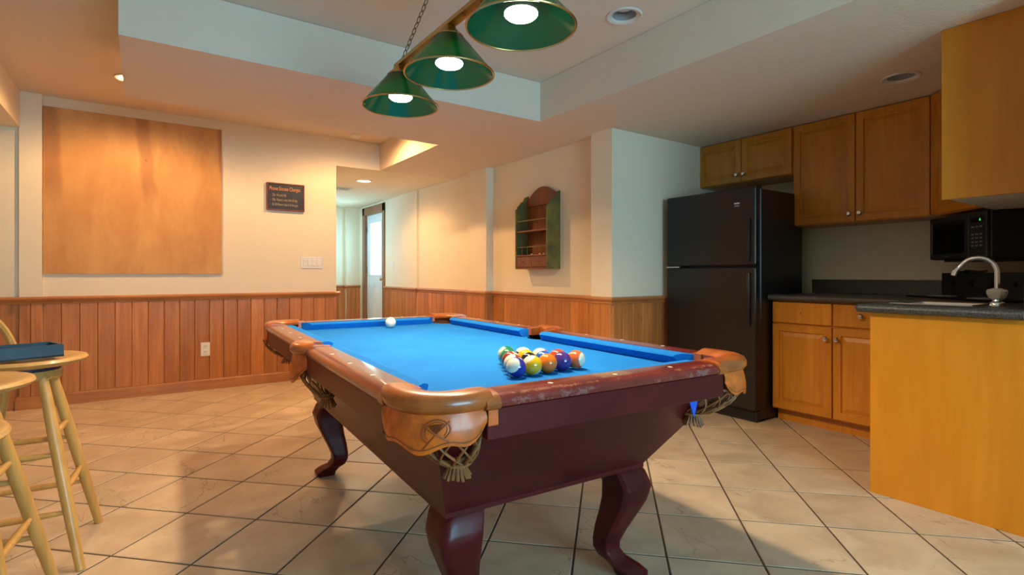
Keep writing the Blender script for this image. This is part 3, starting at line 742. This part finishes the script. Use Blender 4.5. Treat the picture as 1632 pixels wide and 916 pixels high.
# ------------------------------------------------------------------ pendant lamp over the table
LZ = 1.907; LY = (2.553, 2.028, 1.502); LX = 1.078; SR, ST, SH = .190, .055, .1635
pl = thing('pendant_light', 'brass bar pendant with three green cone shades above the pool table', 'pendant lamp', (LX, LY[1], HI))
dz = LZ-HI
for yy in LY:
    y = yy-LY[1]; bm = nb(); n = 120; outr, inr = [], []
    ribs = [(.0012 if i % 2 else 0) for i in range(n)]
    rows = []
    for t in [i/5 for i in range(6)]:
        R_ = ST+(SR-ST)*t; z = dz+SH*(1-t)
        rows.append(([bm.verts.new(((R_+ribs[i])*math.cos(2*PI*i/n), y+(R_+ribs[i])*math.sin(2*PI*i/n), z)) for i in range(n)],
                     [bm.verts.new(((R_-.004)*math.cos(2*PI*i/n), y+(R_-.004)*math.sin(2*PI*i/n), z)) for i in range(n)]))
    for (a, ai), (b, bi) in zip(rows, rows[1:]):
        for i in range(n):
            j = (i+1) % n; bm.faces.new((a[i], a[j], b[j], b[i])); bm.faces.new((ai[j], ai[i], bi[i], bi[j]))
    for i in range(n):
        j = (i+1) % n; bm.faces.new((rows[0][0][j], rows[0][0][i], rows[0][1][i], rows[0][1][j])); bm.faces.new((rows[-1][0][i], rows[-1][0][j], rows[-1][1][j], rows[-1][1][i]))
    sh = obj('shade', bm, 'shade', pl, True)
    obj('brass_rim', tube(nb(), [(SR*math.cos(2*PI*i/48), y+SR*math.sin(2*PI*i/48), dz) for i in range(48)], .0042, 8, True), 'brass', sh, True)
    obj('shade_cap', lathe(nb(), [(.060, dz+SH-.008), (.062, dz+SH-.002), (.056, dz+SH+.004), (.040, dz+SH+.018), (.030, dz+SH+.034), (.024, dz+SH+.040)], 24, 0, y), 'brass', sh, True)
    for k in range(3): obj('cap_screw', lathe(nb(), [(.005, 0), (.005, .010), (.001, .011)], 8), 'brass_dark', sh, True, (.062*math.cos(k*2.1+.5), y+.062*math.sin(k*2.1+.5), dz+SH-.008))
    bu = obj('bulb', lathe(nb(), [(.018, dz+SH-.01), (.022, dz+SH-.04), (.045, dz+.075), (.058, dz+.050)], 24, 0, y), 'white_plastic', sh, True)
    obj('bulb_face', lathe(nb(), [(.058, dz+.050), (.058, dz+.044), (.050, dz+.036), (.03, dz+.030), (.003, dz+.028)], 24, 0, y), 'bulb', sh, True)
    light('SPOT', (LX, yy, LZ+.024), PEND, LAMPW, spot_size=rad(158), spot_blend=.55, shadow_soft_size=.04)
y1, y0 = LY[0]-LY[1]+.045, LY[2]-LY[1]-.045; zb = dz+SH+.040
bb = nb(); tube(bb, [(-.007, y0, zb+.016), (-.007, y1, zb+.016)], .011, 10); tube(bb, [(.011, y0, zb+.020), (.011, y1, zb+.020)], .011, 10); box(bb, -.020, .022, y0+.002, y1-.002, zb, zb+.008, bev=.001)
bar = obj('bar', bb, 'brass', pl, True)
for k in range(9): obj('bar_screw', lathe(nb(), [(.004, 0), (.004, -.003), (.001, -.004)], 8), 'brass', bar, True, (.002, y0+.06+k*(y1-y0-.12)/8, zb))
can = obj('ceiling_canopy', lathe(nb(), [(.062, 0), (.064, -.006), (.050, -.020), (.02, -.030), (.008, -.034)], 28), 'brass', pl, True)
def link_mesh():
    bm = nb(); tube(bm, [(.0088*math.cos(a), 0, .0195*math.sin(a)) for a in [2*PI*i/14 for i in range(14)]], .0021, 6, True); return bm
lk = None
for ys in (y1-.075, y0+.075):
    a, b = Vector((0, ys, zb+.030)), Vector((0, .012 if ys > 0 else -.012, -.030)); d = b-a; n = int(d.length/.031); q = d.to_track_quat('Z', 'Y')
    for k in range(n+1):
        rot = (q.to_matrix() @ Matrix.Rotation(rad(90)*(k % 2)+.4, 3, 'Z')).to_euler(); p = a+d*(k/n)
        if lk is None: lk = obj('chain_link', link_mesh(), 'brass_dark', pl, True, p); lk.rotation_euler = rot
        else: share(lk, pl, p, rot)

# ------------------------------------------------------------------ things on the walls
bw_, bh_ = 1.255, 1.335
pb = tag(obj('plywood_board', bx(0, bw_, -.018, 0, 0, bh_, bev=.0015), plyboard(bw_, bh_), None, False, (-.652, YL-.0005, 1.060)), 'large stained plywood board mounted on the cream wall', 'board')
sg = thing('notice', 'black notice with orange heading in a red-brown frame on the wall', 'sign', (.986, YL, 1.683))
nw, nh = .352, .268
obj('panel', bx(.01, nw-.01, -.022, -.006, .01, nh-.01), 'sign_black', sg)
fb = nb()
for a in ((0, .013, 0, nh), (nw-.013, nw, 0, nh), (.013, nw-.013, 0, .013), (.013, nw-.013, nh-.013, nh)): box(fb, a[0], a[1], -.028, -.001, a[2], a[3], bev=.003)
obj('frame', fb, 'sign_frame', sg)
up = (rad(90), 0, 0); yf_ = -.0228
lettering('heading', 'Phone Excuse Charges', .052, 'ink_orange', sg, (.024, yf_, .196), up, depth=.0012, sx=.60)
for i, tx in enumerate(('25\u00a2- He just left.', "50\u00a2- Haven't seen him all day.", '$1.00-Never heard of the guy.')):
    lettering('text_line', tx, .038, 'ink_khaki', sg, (.050, yf_, .138-.046*i), up, depth=.0008, sx=.52)
    st = nb(); pts = [(.006*(1 if k % 2 == 0 else .45)*math.cos(rad(90+36*k)), .006*(1 if k % 2 == 0 else .45)*math.sin(rad(90+36*k))) for k in range(10)]; prism(st, pts, 0, .001)
    obj('star', st, 'ink_red', sg, False, (.033, yf_+.0005, .150-.046*i)).rotation_euler = up
def plate(name, label, loc, rotz, w, h, rockers, outlet=False):
    t = thing(name, label, 'outlet' if outlet else 'switch', loc, rotz)
    obj('cover_plate', bx(-w/2, w/2, -.006, 0, -h/2, h/2, bev=.003), 'white_plastic', t)
    if outlet:
        for z in (.026, -.026):
            s = obj('socket', bx(-.017, .017, -.009, -.005, z-.018, z+.018, bev=.003), 'white_plastic', t)
            for x in (-.007, .007): obj('slot', bx(x-.0015, x+.0015, -.0094, -.0085, z-.004, z+.008), 'black_matte', s)
    else:
        for k in range(rockers):
            x = (k-(rockers-1)/2)*.046; r_ = obj('rocker', bx(x-.0165, x+.0165, -.0105, -.005, -.033, .033, bev=.003), 'white_plastic', t)
            obj('rocker_gap', box(box(nb(), x-.0185, x-.0165, -.0066, -.005, -.035, .035), x+.0165, x+.0185, -.0066, -.005, -.035, .035), 'cream_trim', t)
    for z in ((h/2-.011), -(h/2-.011)): obj('screw', lathe(nb(), [(.003, 0), (.003, .001), (.001, .0015)], 8), 'cream_trim', t, True, (0, -.006, z)).rotation_euler = (rad(90), 0, 0)
    return t
plate('light_switch', 'white four-gang switch plate on the cream wall below the notice', (1.413, YL, 1.174), 0, .214, .118, 4)
plate('light_switch', 'single white switch on the hall wall beside the white door', (XA, 7.50, 1.19), rad(-90), .075, .118, 1)
plate('power_outlet', 'white double outlet in the wooden wainscot under the board', (.471, YL-.016, .372), 0, .074, .124, 0, True)

# painted wall shelf with drawers
ra = thing('wall_shelf', 'green and red wooden wall shelf with arched top and two small drawers', 'shelf', (XB, 4.178, 1.105), rad(-90))
rw_, rd, rh = .491, .150, .695           # local: x to the right, y into the wall (front at -rd)
def side(x):
    prof = [(0, 0), (-rd, 0), (-rd, .565), (-.132, .572), (-.122, .600), (-.105, .612), (-.086, .640), (-.062, .650), (-.040, .690), (0, .705)]
    bm = nb(); extr(bm, [(x, a, b) for a, b in prof], (.016, 0, 0)); obj('side_panel', bm, 'rack_green', ra)
side(0); side(rw_-.016)
nbk = 6; wbk = (rw_-.032)/nbk
for k in range(nbk): obj('back_board', bx(.016+k*wbk+.0008, .016+(k+1)*wbk-.0008, -.012, -.001, 0.0, .66, bev=.002), 'rack_wood', ra)
arch = [(.016, .598), (rw_-.016, .598)]+[(.016+(rw_-.032)*t, .640+.105*math.sin(PI*t)**1.0+.040*t) for t in [1-i/18 for i in range(19)]]
bm = nb(); extr(bm, [(x, -.030, z) for x, z in arch], (0, .014, 0)); obj('arched_crest', bm, 'rack_wood', ra)
for z, d0 in ((.345, .012), (.118, .0), (.0, .0)): obj('shelf_board', bx(.016, rw_-.016, -rd+.002+d0*.3, -.012, z, z+.014, bev=.002), 'rack_wood', ra)
obj('divider', bx(rw_/2-.007, rw_/2+.007, -rd+.002, -.012, .014, .118), 'rack_wood', ra)
for k in range(2):
    x0 = .019+k*(rw_/2-.010); dr = obj('drawer', bx(x0, x0+rw_/2-.031, -rd+.004, -.02, .018, .114, bev=.002), 'rack_wood', ra)
    obj('drawer_knob', lathe(nb(), [(.004, 0), (.004, .008), (.008, .012), (.005, .017), (.001, .018)], 12), 'rack_wood', dr, True, (x0+rw_/4-.015, -rd+.004, .066)).rotation_euler = (rad(90), 0, 0)
for z in (.445, .20): obj('guard_rail', bx(.016, rw_-.016, -rd+.012, -rd+.020, z, z+.010, bev=.002), 'rack_green', ra)
for k in range(3): obj('spindle', tube(nb(), [(.09+k*.085, -rd+.016, .132), (.09+k*.085, -rd+.016, .202)], .003, 6), 'rack_green', ra)
for i, (x, w) in enumerate(((3.98, .012), (3.86, .010), (3.80, .008))):
    tag(obj('trinket', lathe(nb(), [(w*.7, 0), (w, .004), (w*.8, .010), (.002, .012)], 12), 'white_plastic', None, True, (XB-.10, x, 1.105+.1322)), ('small pale trinket at the left of the lower shelf board', 'small pale trinket in the middle of the lower shelf board', 'tiny pale trinket at the right of the lower shelf board')[i], 'trinket', 'trinkets on the wall shelf')

# ------------------------------------------------------------------ kitchen
def raised(x0, x1, z0, z1, th=.020, fr=.052, mat='maple', parent=None, name='door', flat=False):
    """cabinet door seen from -y: frame, sunk groove and raised field in one mesh"""
    bm = nb(); yf = -th
    loops = [(0, 0.0), (0, yf+.003), (.003, yf)]
    if flat: loops += [(.006, yf)]
    else: loops += [(fr-.004, yf), (fr, yf+.009), (fr+.006, yf+.010), (fr+.030, yf+.002), (fr+.034, yf+.002)]
    rs = []
    for i_, y in loops: rs.append([bm.verts.new(p) for p in ((x0+i_, y, z0+i_), (x1-i_, y, z0+i_), (x1-i_, y, z1-i_), (x0+i_, y, z1-i_))])
    for a, b in zip(rs, rs[1:]):
        for i in range(4): bm.faces.new((a[i], a[(i+1) % 4], b[(i+1) % 4], b[i]))
    bm.faces.new(rs[0]); bm.faces.new(rs[-1])
    return obj(name, bm, mat, parent)
def knob(parent, x, z, y=-.020):
    o = obj('knob', lathe(nb(), [(.009, 0), (.007, .006), (.007, .014), (.016, .019), (.018, .026), (.013, .033), (.002, .035)], 16), 'chrome', parent, True, (x, y, z)); o.rotation_euler = (rad(90), 0, 0)
def cabinet(name, label, w, d, h, loc, rotz, doors=(), drawers=(), toe=0.0, mat='maple', cat='cabinet', group=None):
    t = thing(name, label, cat, loc, rotz, group)
    bm = nb(); box(bm, 0, w, 0, d, toe, h, bev=.0015)
    obj('carcass', bm, mat, t)
    if toe: obj('toe_kick', bx(.002, w-.002, .065, d-.02, 0, toe), mat, t)
    for x0, x1, z0, z1, k in doors:
        o = raised(x0, x1, z0, z1, parent=t)
        if k: knob(o, *k)
    for x0, x1, z0, z1, k in drawers:
        o = raised(x0, x1, z0, z1, parent=t, name='drawer', flat=True)
        if k == 'hole': obj('screw_hole', lathe(nb(), [(.006, 0), (.005, .0015), (.001, .0015)], 12), 'rack_wood', o, True, ((x0+x1)/2, -.0202, (z0+z1)/2)).rotation_euler = (rad(90), 0, 0)
        elif k: knob(o, *k)
    return t
FX = 4.11; SP_ = rad(-90)
# over the refrigerator
w = 2.985-2.137
cabinet('wall_cabinet', 'short two-door maple cabinet above the black refrigerator', w, 4.405-FX, LO-1.822, (FX, 2.985, 1.820), SP_, [(.006, w/2-.003, .006, .362, (w/2-.030, .065)), (w/2+.003, w-.006, .006, .362, (w/2+.032, .065))], group='upper maple cabinets')
w = 2.133-1.262
cabinet('wall_cabinet', 'tall two-door maple cabinet between the refrigerator and the corner', w, 4.405-FX, LO-1.422, (FX, 2.133, 1.420), SP_, [(.006, w/2-.003, .006, .762, (w/2-.034, .060)), (w/2+.003, w-.006, .006, .762, (w/2+.034, .060))], group='upper maple cabinets')
# diagonal corner cabinet
cc = thing('wall_cabinet', 'diagonal corner maple cabinet above the black microwave', 'cabinet', (FX, 1.258, 1.420), 0, 'upper maple cabinets')
a_ = .345
bm = nb(); prism(bm, [(0, 0), (.295, 0), (.295, -.675), (-a_, -.675), (-a_, -a_)], 0, LO-1.422); obj('carcass', bm, 'maple', cc)
dgo = raised(.012, a_*s2-.012, .006, .762, parent=cc); dgo.rotation_euler = (0, 0, rad(-135))
# end cabinet on the return wall: plain end panel towards the room
rc = thing('wall_cabinet', 'upper maple cabinet with a plain end panel at the right edge', 'cabinet', (3.065, .905, 1.400), 0, 'upper maple cabinets')
obj('carcass', bx(.018, .695, -.325, -.020, .004, LO-1.402), 'maple', rc); obj('end_panel', bx(0, .018, -.328, 0.0, 0, LO-1.402, bev=.001), 'maple_plain', rc)
obj('underside', bx(.018, .695, -.325, -.022, 0, .004), 'cream_trim', rc)
for k in range(2):
    o = raised(.020+k*.337, .020+k*.337+.332, .006, .78, parent=rc); o.rotation_euler = (0, 0, PI); o.location = (.71+.0, -.020, 0); knob(o, .02+k*.337+(.30 if k == 0 else .03), .06)
# base units
w = 2.105-1.205
cabinet('base_cabinet', 'maple base cabinet with two doors and two drawers beside the refrigerator', w, 4.405-3.765, .868, (3.765, 2.105, 0), SP_,
        [(.006, .408, .098, .700, (.378, .625)), (.416, .830, .098, .700, (.446, .625))], [(.006, .408, .712, .858, 'hole'), (.416, .830, .712, .858, (.590, .785))], toe=.088, group='maple base cabinets')
bc = thing('base_cabinet', 'maple base cabinet under the sink with a large plain orange end panel', 'cabinet', (2.90, 1.138, 0), 0, 'maple base cabinets')
obj('carcass', box(box(box(bx(.018, .860, -.56, -.022, .09, .108), .018, .860, -.56, -.548, .108, .868), .842, .860, -.548, -.022, .108, .868), .018, .842, -.04, -.022, .108, .868), 'maple', bc); obj('end_panel', bx(0, .018, -.562, 0, 0, .868, bev=.001), 'maple_plain', bc); obj('toe_kick', bx(.018, .860, -.56, -.09, 0, .09), 'maple', bc)
for k in range(2):
    o = raised(0, .412, .10, .86, parent=bc); o.rotation_euler = (0, 0, PI); o.location = (.437+k*.418, -.022, 0); knob(o, .03, .80)
# worktop: two runs in one piece with a cut-out for the sink, rounded front edges, upstand
wt = thing('worktop', 'dark speckled laminate worktop running round the kitchen corner', 'worktop', (0, 0, .870))
bm = nb(); sxa, sxb, sya, syb = 3.045, 3.385, .80, 1.085
for a in ((3.715, 4.405, .58, 2.108), (2.868, sxa, .58, 1.172), (sxb, 3.715, .58, 1.172), (sxa, sxb, .58, sya), (sxa, sxb, syb, 1.172)): box(bm, a[0], a[1], a[2], a[3], 0, .040)
tube(bm, [(3.715, 2.108, .020), (3.715, 1.172, .020)], .020, 12); tube(bm, [(2.868, 1.172, .020), (3.715, 1.172, .020)], .020, 12); tube(bm, [(2.868, .58, .020), (2.868, 1.172, .020)], .020, 12)
obj('surface', bm, 'counter', wt, True)
obj('upstand', bx(4.385, 4.408, .58, 2.135, .040, .145, bev=.002), 'counter', wt)
obj('upstand', bx(2.95, 4.385, .58, .600, .040, .145, bev=.002), 'counter', wt)
# sink
sk = thing('sink', 'small stainless bar sink set into the dark worktop', 'sink', (0, 0, .911))
bm = nb(); n_ = []
for e, z in ((.018, -.0005), (.016, .003), (.004, .003), (-.006, -.002), (-.014, -.13), (-.05, -.145)):
    n_.append([bm.verts.new(p) for p in ((sxa-e, sya-e, z), (sxb+e, sya-e, z), (sxb+e, syb+e, z), (sxa-e, syb+e, z))])
for a, b in zip(n_, n_[1:]):
    for i in range(4): bm.faces.new((a[i], a[(i+1) % 4], b[(i+1) % 4], b[i]))
bm.faces.new(n_[-1]); obj('basin', bm, 'steel', sk)
obj('drain', lathe(nb(), [(.03, -.1445), (.028, -.142), (.002, -.143)], 20, (sxa+sxb)/2, (sya+syb)/2), 'chrome', sk, True)
# gooseneck tap with an acrylic knob
fx_, fy_ = 3.150, .728
tp = thing('tap', 'chrome gooseneck tap with a clear acrylic knob by the sink', 'tap', (fx_, fy_, .9105))
obj('base', lathe(nb(), [(.030, 0), (.030, .010), (.026, .018), (.018, .022), (.016, .03)], 24), 'chrome', tp, True)
obj('acrylic_knob', lathe(nb(), [(.018, .028), (.028, .036), (.036, .052), (.039, .066), (.034, .074), (.016, .080), (.013, .075)], 12), 'acrylic', tp)
sp = [(0, 0, .02), (0, 0, .15)]+[(0, .068-.068*math.cos(a), .150+.068*math.sin(a)) for a in [rad(15*i) for i in range(1, 11)]]+[(0, .150, .155)]
obj('spout', tube(nb(), sp, .0105, 12), 'chrome', tp, True)
obj('aerator', tube(nb(), [(0, .1485, .160), (0, .156, .138)], .0125, 12), 'chrome', tp, True)
# microwave on the diagonal, hung below the corner cabinet
mw = thing('microwave', 'black microwave with a green digit lit, hung diagonally in the kitchen corner', 'microwave', (4.105, 1.274, 1.142), rad(-135))
ww, wd, wh = .520, .380, .262
obj('case', bx(0, ww, .022, wd, 0, wh, bev=.004), 'black_matte', mw)
dr = obj('door', bx(.002, ww*.715, 0, .022, .003, wh-.003, bev=.005), 'black_matte', mw); obj('window', bx(.035, ww*.66, -.002, .001, .035, wh-.035, bev=.001), 'black_glass', dr)
obj('door_edge_trim', bx(.026, .032, -.0025, .001, .035, wh-.035), 'grey_mark', dr)
cp = obj('control_panel', bx(ww*.72, ww-.002, 0, .022, .003, wh-.003, bev=.004), 'black_matte', mw)
obj('display', bx(ww*.76, ww-.025, -.0012, .001, wh-.062, wh-.034), 'black_glass', cp)
lettering('clock_digit', '6', .022, 'led', mw, (ww-.056, -.0018, wh-.056), up, depth=.0004)
for i in range(6):
    if i == 4: continue
    for j in range(3): obj('button', bx(ww*.765+j*.034, ww*.765+j*.034+.020, -.0016, .001, .066+i*.021, .066+i*.021+.008), 'grey_mark', cp)
obj('badge', bx(.165, .19, -.0012, .001, .016, .020), 'grey_mark', dr)
ub = obj('base_tray', bx(.06, ww-.02, .05, wd-.05, -.012, 0), 'black_matte', mw)
# diagonal range top with its tall back panel
sv = thing('range', 'black cooking range set diagonally in the corner with a tall back panel', 'range', (4.175, 1.275, .911), rad(-135))
obj('hob', bx(0, .79, -.16, .045, 0, .012, bev=.003), 'black_glass', sv)
bp = obj('back_panel', bx(0, .79, .045, .10, 0, .152, bev=.004), 'black_matte', sv)
obj('timer_box', bx(.10, .20, .05, .095, .152, .164, bev=.003), 'black_matte', bp)
for k in range(4): obj('control_knob', lathe(nb(), [(.018, 0), (.017, .012), (.002, .013)], 14), 'black_gloss', bp, True, (.12+k*.17, .045, .09)).rotation_euler = (rad(90), 0, 0)
for k in range(2): obj('burner_ring', tube(nb(), [(.22+k*.36+.07*math.cos(a), -.07+.07*math.sin(a), .0135) for a in [2*PI*i/20 for i in range(20)]], .002, 5, True), 'grey_mark', sv)
sp_ = thing('spoon', 'pale spoon lying on the worktop beside the range', 'spoon', (4.19, 1.445, .9105), rad(-60))
obj('handle', tube(nb(), [(0, 0, .005), (.07, .004, .010), (.15, 0, .007)], [.004, .003, .005], 6), 'steel', sp_, True)
hb = nb(); bmesh.ops.create_uvsphere(hb, u_segments=12, v_segments=8, radius=1)
for v in hb.verts: v.co = Vector((.17+v.co.x*.026, v.co.y*.016, .007+v.co.z*.005))
obj('bowl', hb, 'steel', sp_, True)
pg = nb(); rr = random.Random(3); N_ = 12; gv = [[pg.verts.new((-.09+i*.018+.006*rr.random(), .018*math.sin(j*1.3+i*.7)+.02*rr.random(), j*.020+.012*rr.random())) for j in range(9)] for i in range(N_)]
for i in range(N_-1):
    for j in range(8): pg.faces.new((gv[i][j], gv[i+1][j], gv[i+1][j+1], gv[i][j+1]))
bmesh.ops.solidify(pg, geom=pg.faces[:], thickness=.003)
pgo = tag(obj('paper_bag', pg, 'paper', None, False, (4.16, 1.06, .912)), 'crumpled brown paper bag behind the range back panel', 'bag'); pgo.rotation_euler = (0, 0, rad(-135))

# refrigerator
fr = thing('refrigerator', 'tall black top-freezer refrigerator in the alcove', 'refrigerator', (3.55, 2.890, 0), SP_)
fw, fh = .778, 1.680
obj('cabinet', bx(.006, fw-.006, .075, .655, .012, fh-.010, bev=.006), 'black_gloss', fr)
for z0, z1, nm in ((.085, 1.106, 'fridge_door'), (1.118, fh, 'freezer_door')):
    d_ = obj(nm, bx(0, fw, 0, .066, z0, z1, bev=.014, seg=3), 'black_gloss', fr)
    obj('door_gasket', bx(.012, fw-.012, .066, .075, z0+.012, z1-.012), 'black_matte', d_)
    if nm == 'freezer_door':
        obj('badge', bx(.612, .655, -.001, .001, 1.565, 1.574), 'white_plastic', d_); obj('badge', bx(.614, .652, -.001, .001, 1.545, 1.556), 'grey_mark', d_)
    gx = nb(); box(gx, fw-.062, fw-.036, -.016, .004, z0+.03 if nm == 'freezer_door' else z1-.42, z0+.34 if nm == 'freezer_door' else z1-.04, bev=.007, seg=2); obj('handle', gx, 'black_gloss', d_, True)
obj('split_trim', bx(.004, .13, -.004, .02, 1.107, 1.117), 'steel', fr)
gr = obj('kick_grille', bx(.01, fw-.01, .035, .075, .0, .080), 'black_matte', fr)
for k in range(4): obj('grille_slat', bx(.03, fw-.03, .028, .036, .014+k*.016, .021+k*.016), 'black_matte', gr)
obj('hinge_cap', bx(fw-.07, fw-.01, .02, .10, fh-.010, fh+.006, bev=.004), 'black_matte', fr)

# ------------------------------------------------------------------ bar stools and the tray
def stool(loc, rotz, label, back=False):
    t = thing('bar_stool', label, 'stool', (*loc, 0), rotz, 'beech bar stools')
    bm = nb(); N = 36
    sec = [(.0, .712), (.10, .712), (.150, .716), (.178, .724), (.186, .734), (.182, .742), (.172, .745), (.12, .736), (.05, .731), (.0, .730)]
    rows = []
    for r_, z in sec:
        if r_ == 0: rows.append([bm.verts.new((0, 0, z))]); continue
        rows.append([bm.verts.new((r_*1.0*math.cos(2*PI*i/N), r_*1.06*math.sin(2*PI*i/N), z)) for i in range(N)])
    for a, b in zip(rows, rows[1:]):
        for i in range(N):
            j = (i+1) % N
            if len(a) == 1: bm.faces.new((a[0], b[i], b[j]))
            elif len(b) == 1: bm.faces.new((a[i], a[j], b[0]))
            else: bm.faces.new((a[i], a[j], b[j], b[i]))
    obj('seat', bm, 'beech', t, True)
    obj('swivel_plate', lathe(nb(), [(.102, .697), (.104, .700), (.104, .711), (.102, .712)], 24), 'dark_plate', t, True)
    obj('seat_ring', lathe(nb(), [(.098, .662), (.108, .668), (.110, .690), (.106, .697)], 28), 'beech', t, True)
    feet = []
    for k, (a, b) in enumerate(((.194, .212), (-.194, .212), (-.194, -.212), (.194, -.212))):
        top = Vector((a*.33, b*.33, .675)); ft = Vector((a, b, 0)); feet.append((top, ft))
        obj('leg', tube(nb(), [top+(ft-top)*s_ for s_ in (0, .15, .4, .7, .9, 1)], [.015, .018, .0205, .019, .016, .0145], 12), 'beech', t, True)
    for k in range(4):
        for z in ((.20, .40) if k % 2 == 0 else (.27, .47)):
            P = [f[0]+(f[1]-f[0])*((.675-z)/.675) for f in (feet[k], feet[(k+1) % 4])]
            m_ = (P[0]+P[1])/2; obj('stretcher', tube(nb(), [P[0], P[0].lerp(m_, .5), m_, P[1].lerp(m_, .5), P[1]], [.007, .0105, .012, .0105, .007], 10), 'beech', t, True)
    if back:
        hoop = nb(); n_ = 18; cdir = rad(150); side_ = Vector((-math.sin(cdir), math.cos(cdir), 0)); out_ = Vector((math.cos(cdir), math.sin(cdir), 0))
        tube(hoop, [out_*(.158+.05*math.sin(a))+side_*(.135*math.cos(a))*(1.0)+Vector((0, 0, .738+.185*math.sin(a))) for a in [PI*i/n_ for i in range(n_+1)]], .013, 8, flat=1.5); obj('back_hoop', hoop, 'beech', t, True)
        for q in (-.5, 0, .5): obj('spindle', tube(nb(), [out_*.150+side_*.10*q+Vector((0, 0, .738)), out_*(.158+.05*math.sin(math.acos(q*.9)))+side_*.135*.9*q+Vector((0, 0, .738+.185*math.sin(math.acos(q*.9))))], .006, 8), 'beech', t, True)
    return t
stool((-.36, 2.66), rad(-4), 'beech bar stool carrying the navy tray, farthest of the row', True)
stool((-.452, 2.15), rad(-6), 'beech bar stool with an empty round seat, second of the row')
stool((-.405, 1.46), rad(3), 'beech bar stool at the lower left edge, nearest of the row')
tr = thing('tray', 'shallow navy wooden tray resting on a bar stool seat', 'tray', (-.30, 2.60, .7455), rad(0))
def trayrot():
    d = Vector((-.408+.245, 2.54-2.60)); return math.atan2(d.y, d.x)+PI
tr.rotation_euler = (0, 0, trayrot()); tr.location = (-.243, 2.605, .7455)
TLx, TLy, TH = .27, .15, .045
obj('bottom', bx(-TLx, 0, 0, TLy, 0, .006), 'navy_in', tr)
for a in ((-TLx, 0, 0, .010), (-TLx, 0, TLy-.010, TLy), (-.010, 0, .010, TLy-.010), (-TLx, -TLx+.010, .010, TLy-.010)): obj('side_wall', bx(a[0], a[1], a[2], a[3], .0, TH, bev=.0015), 'navy', tr)
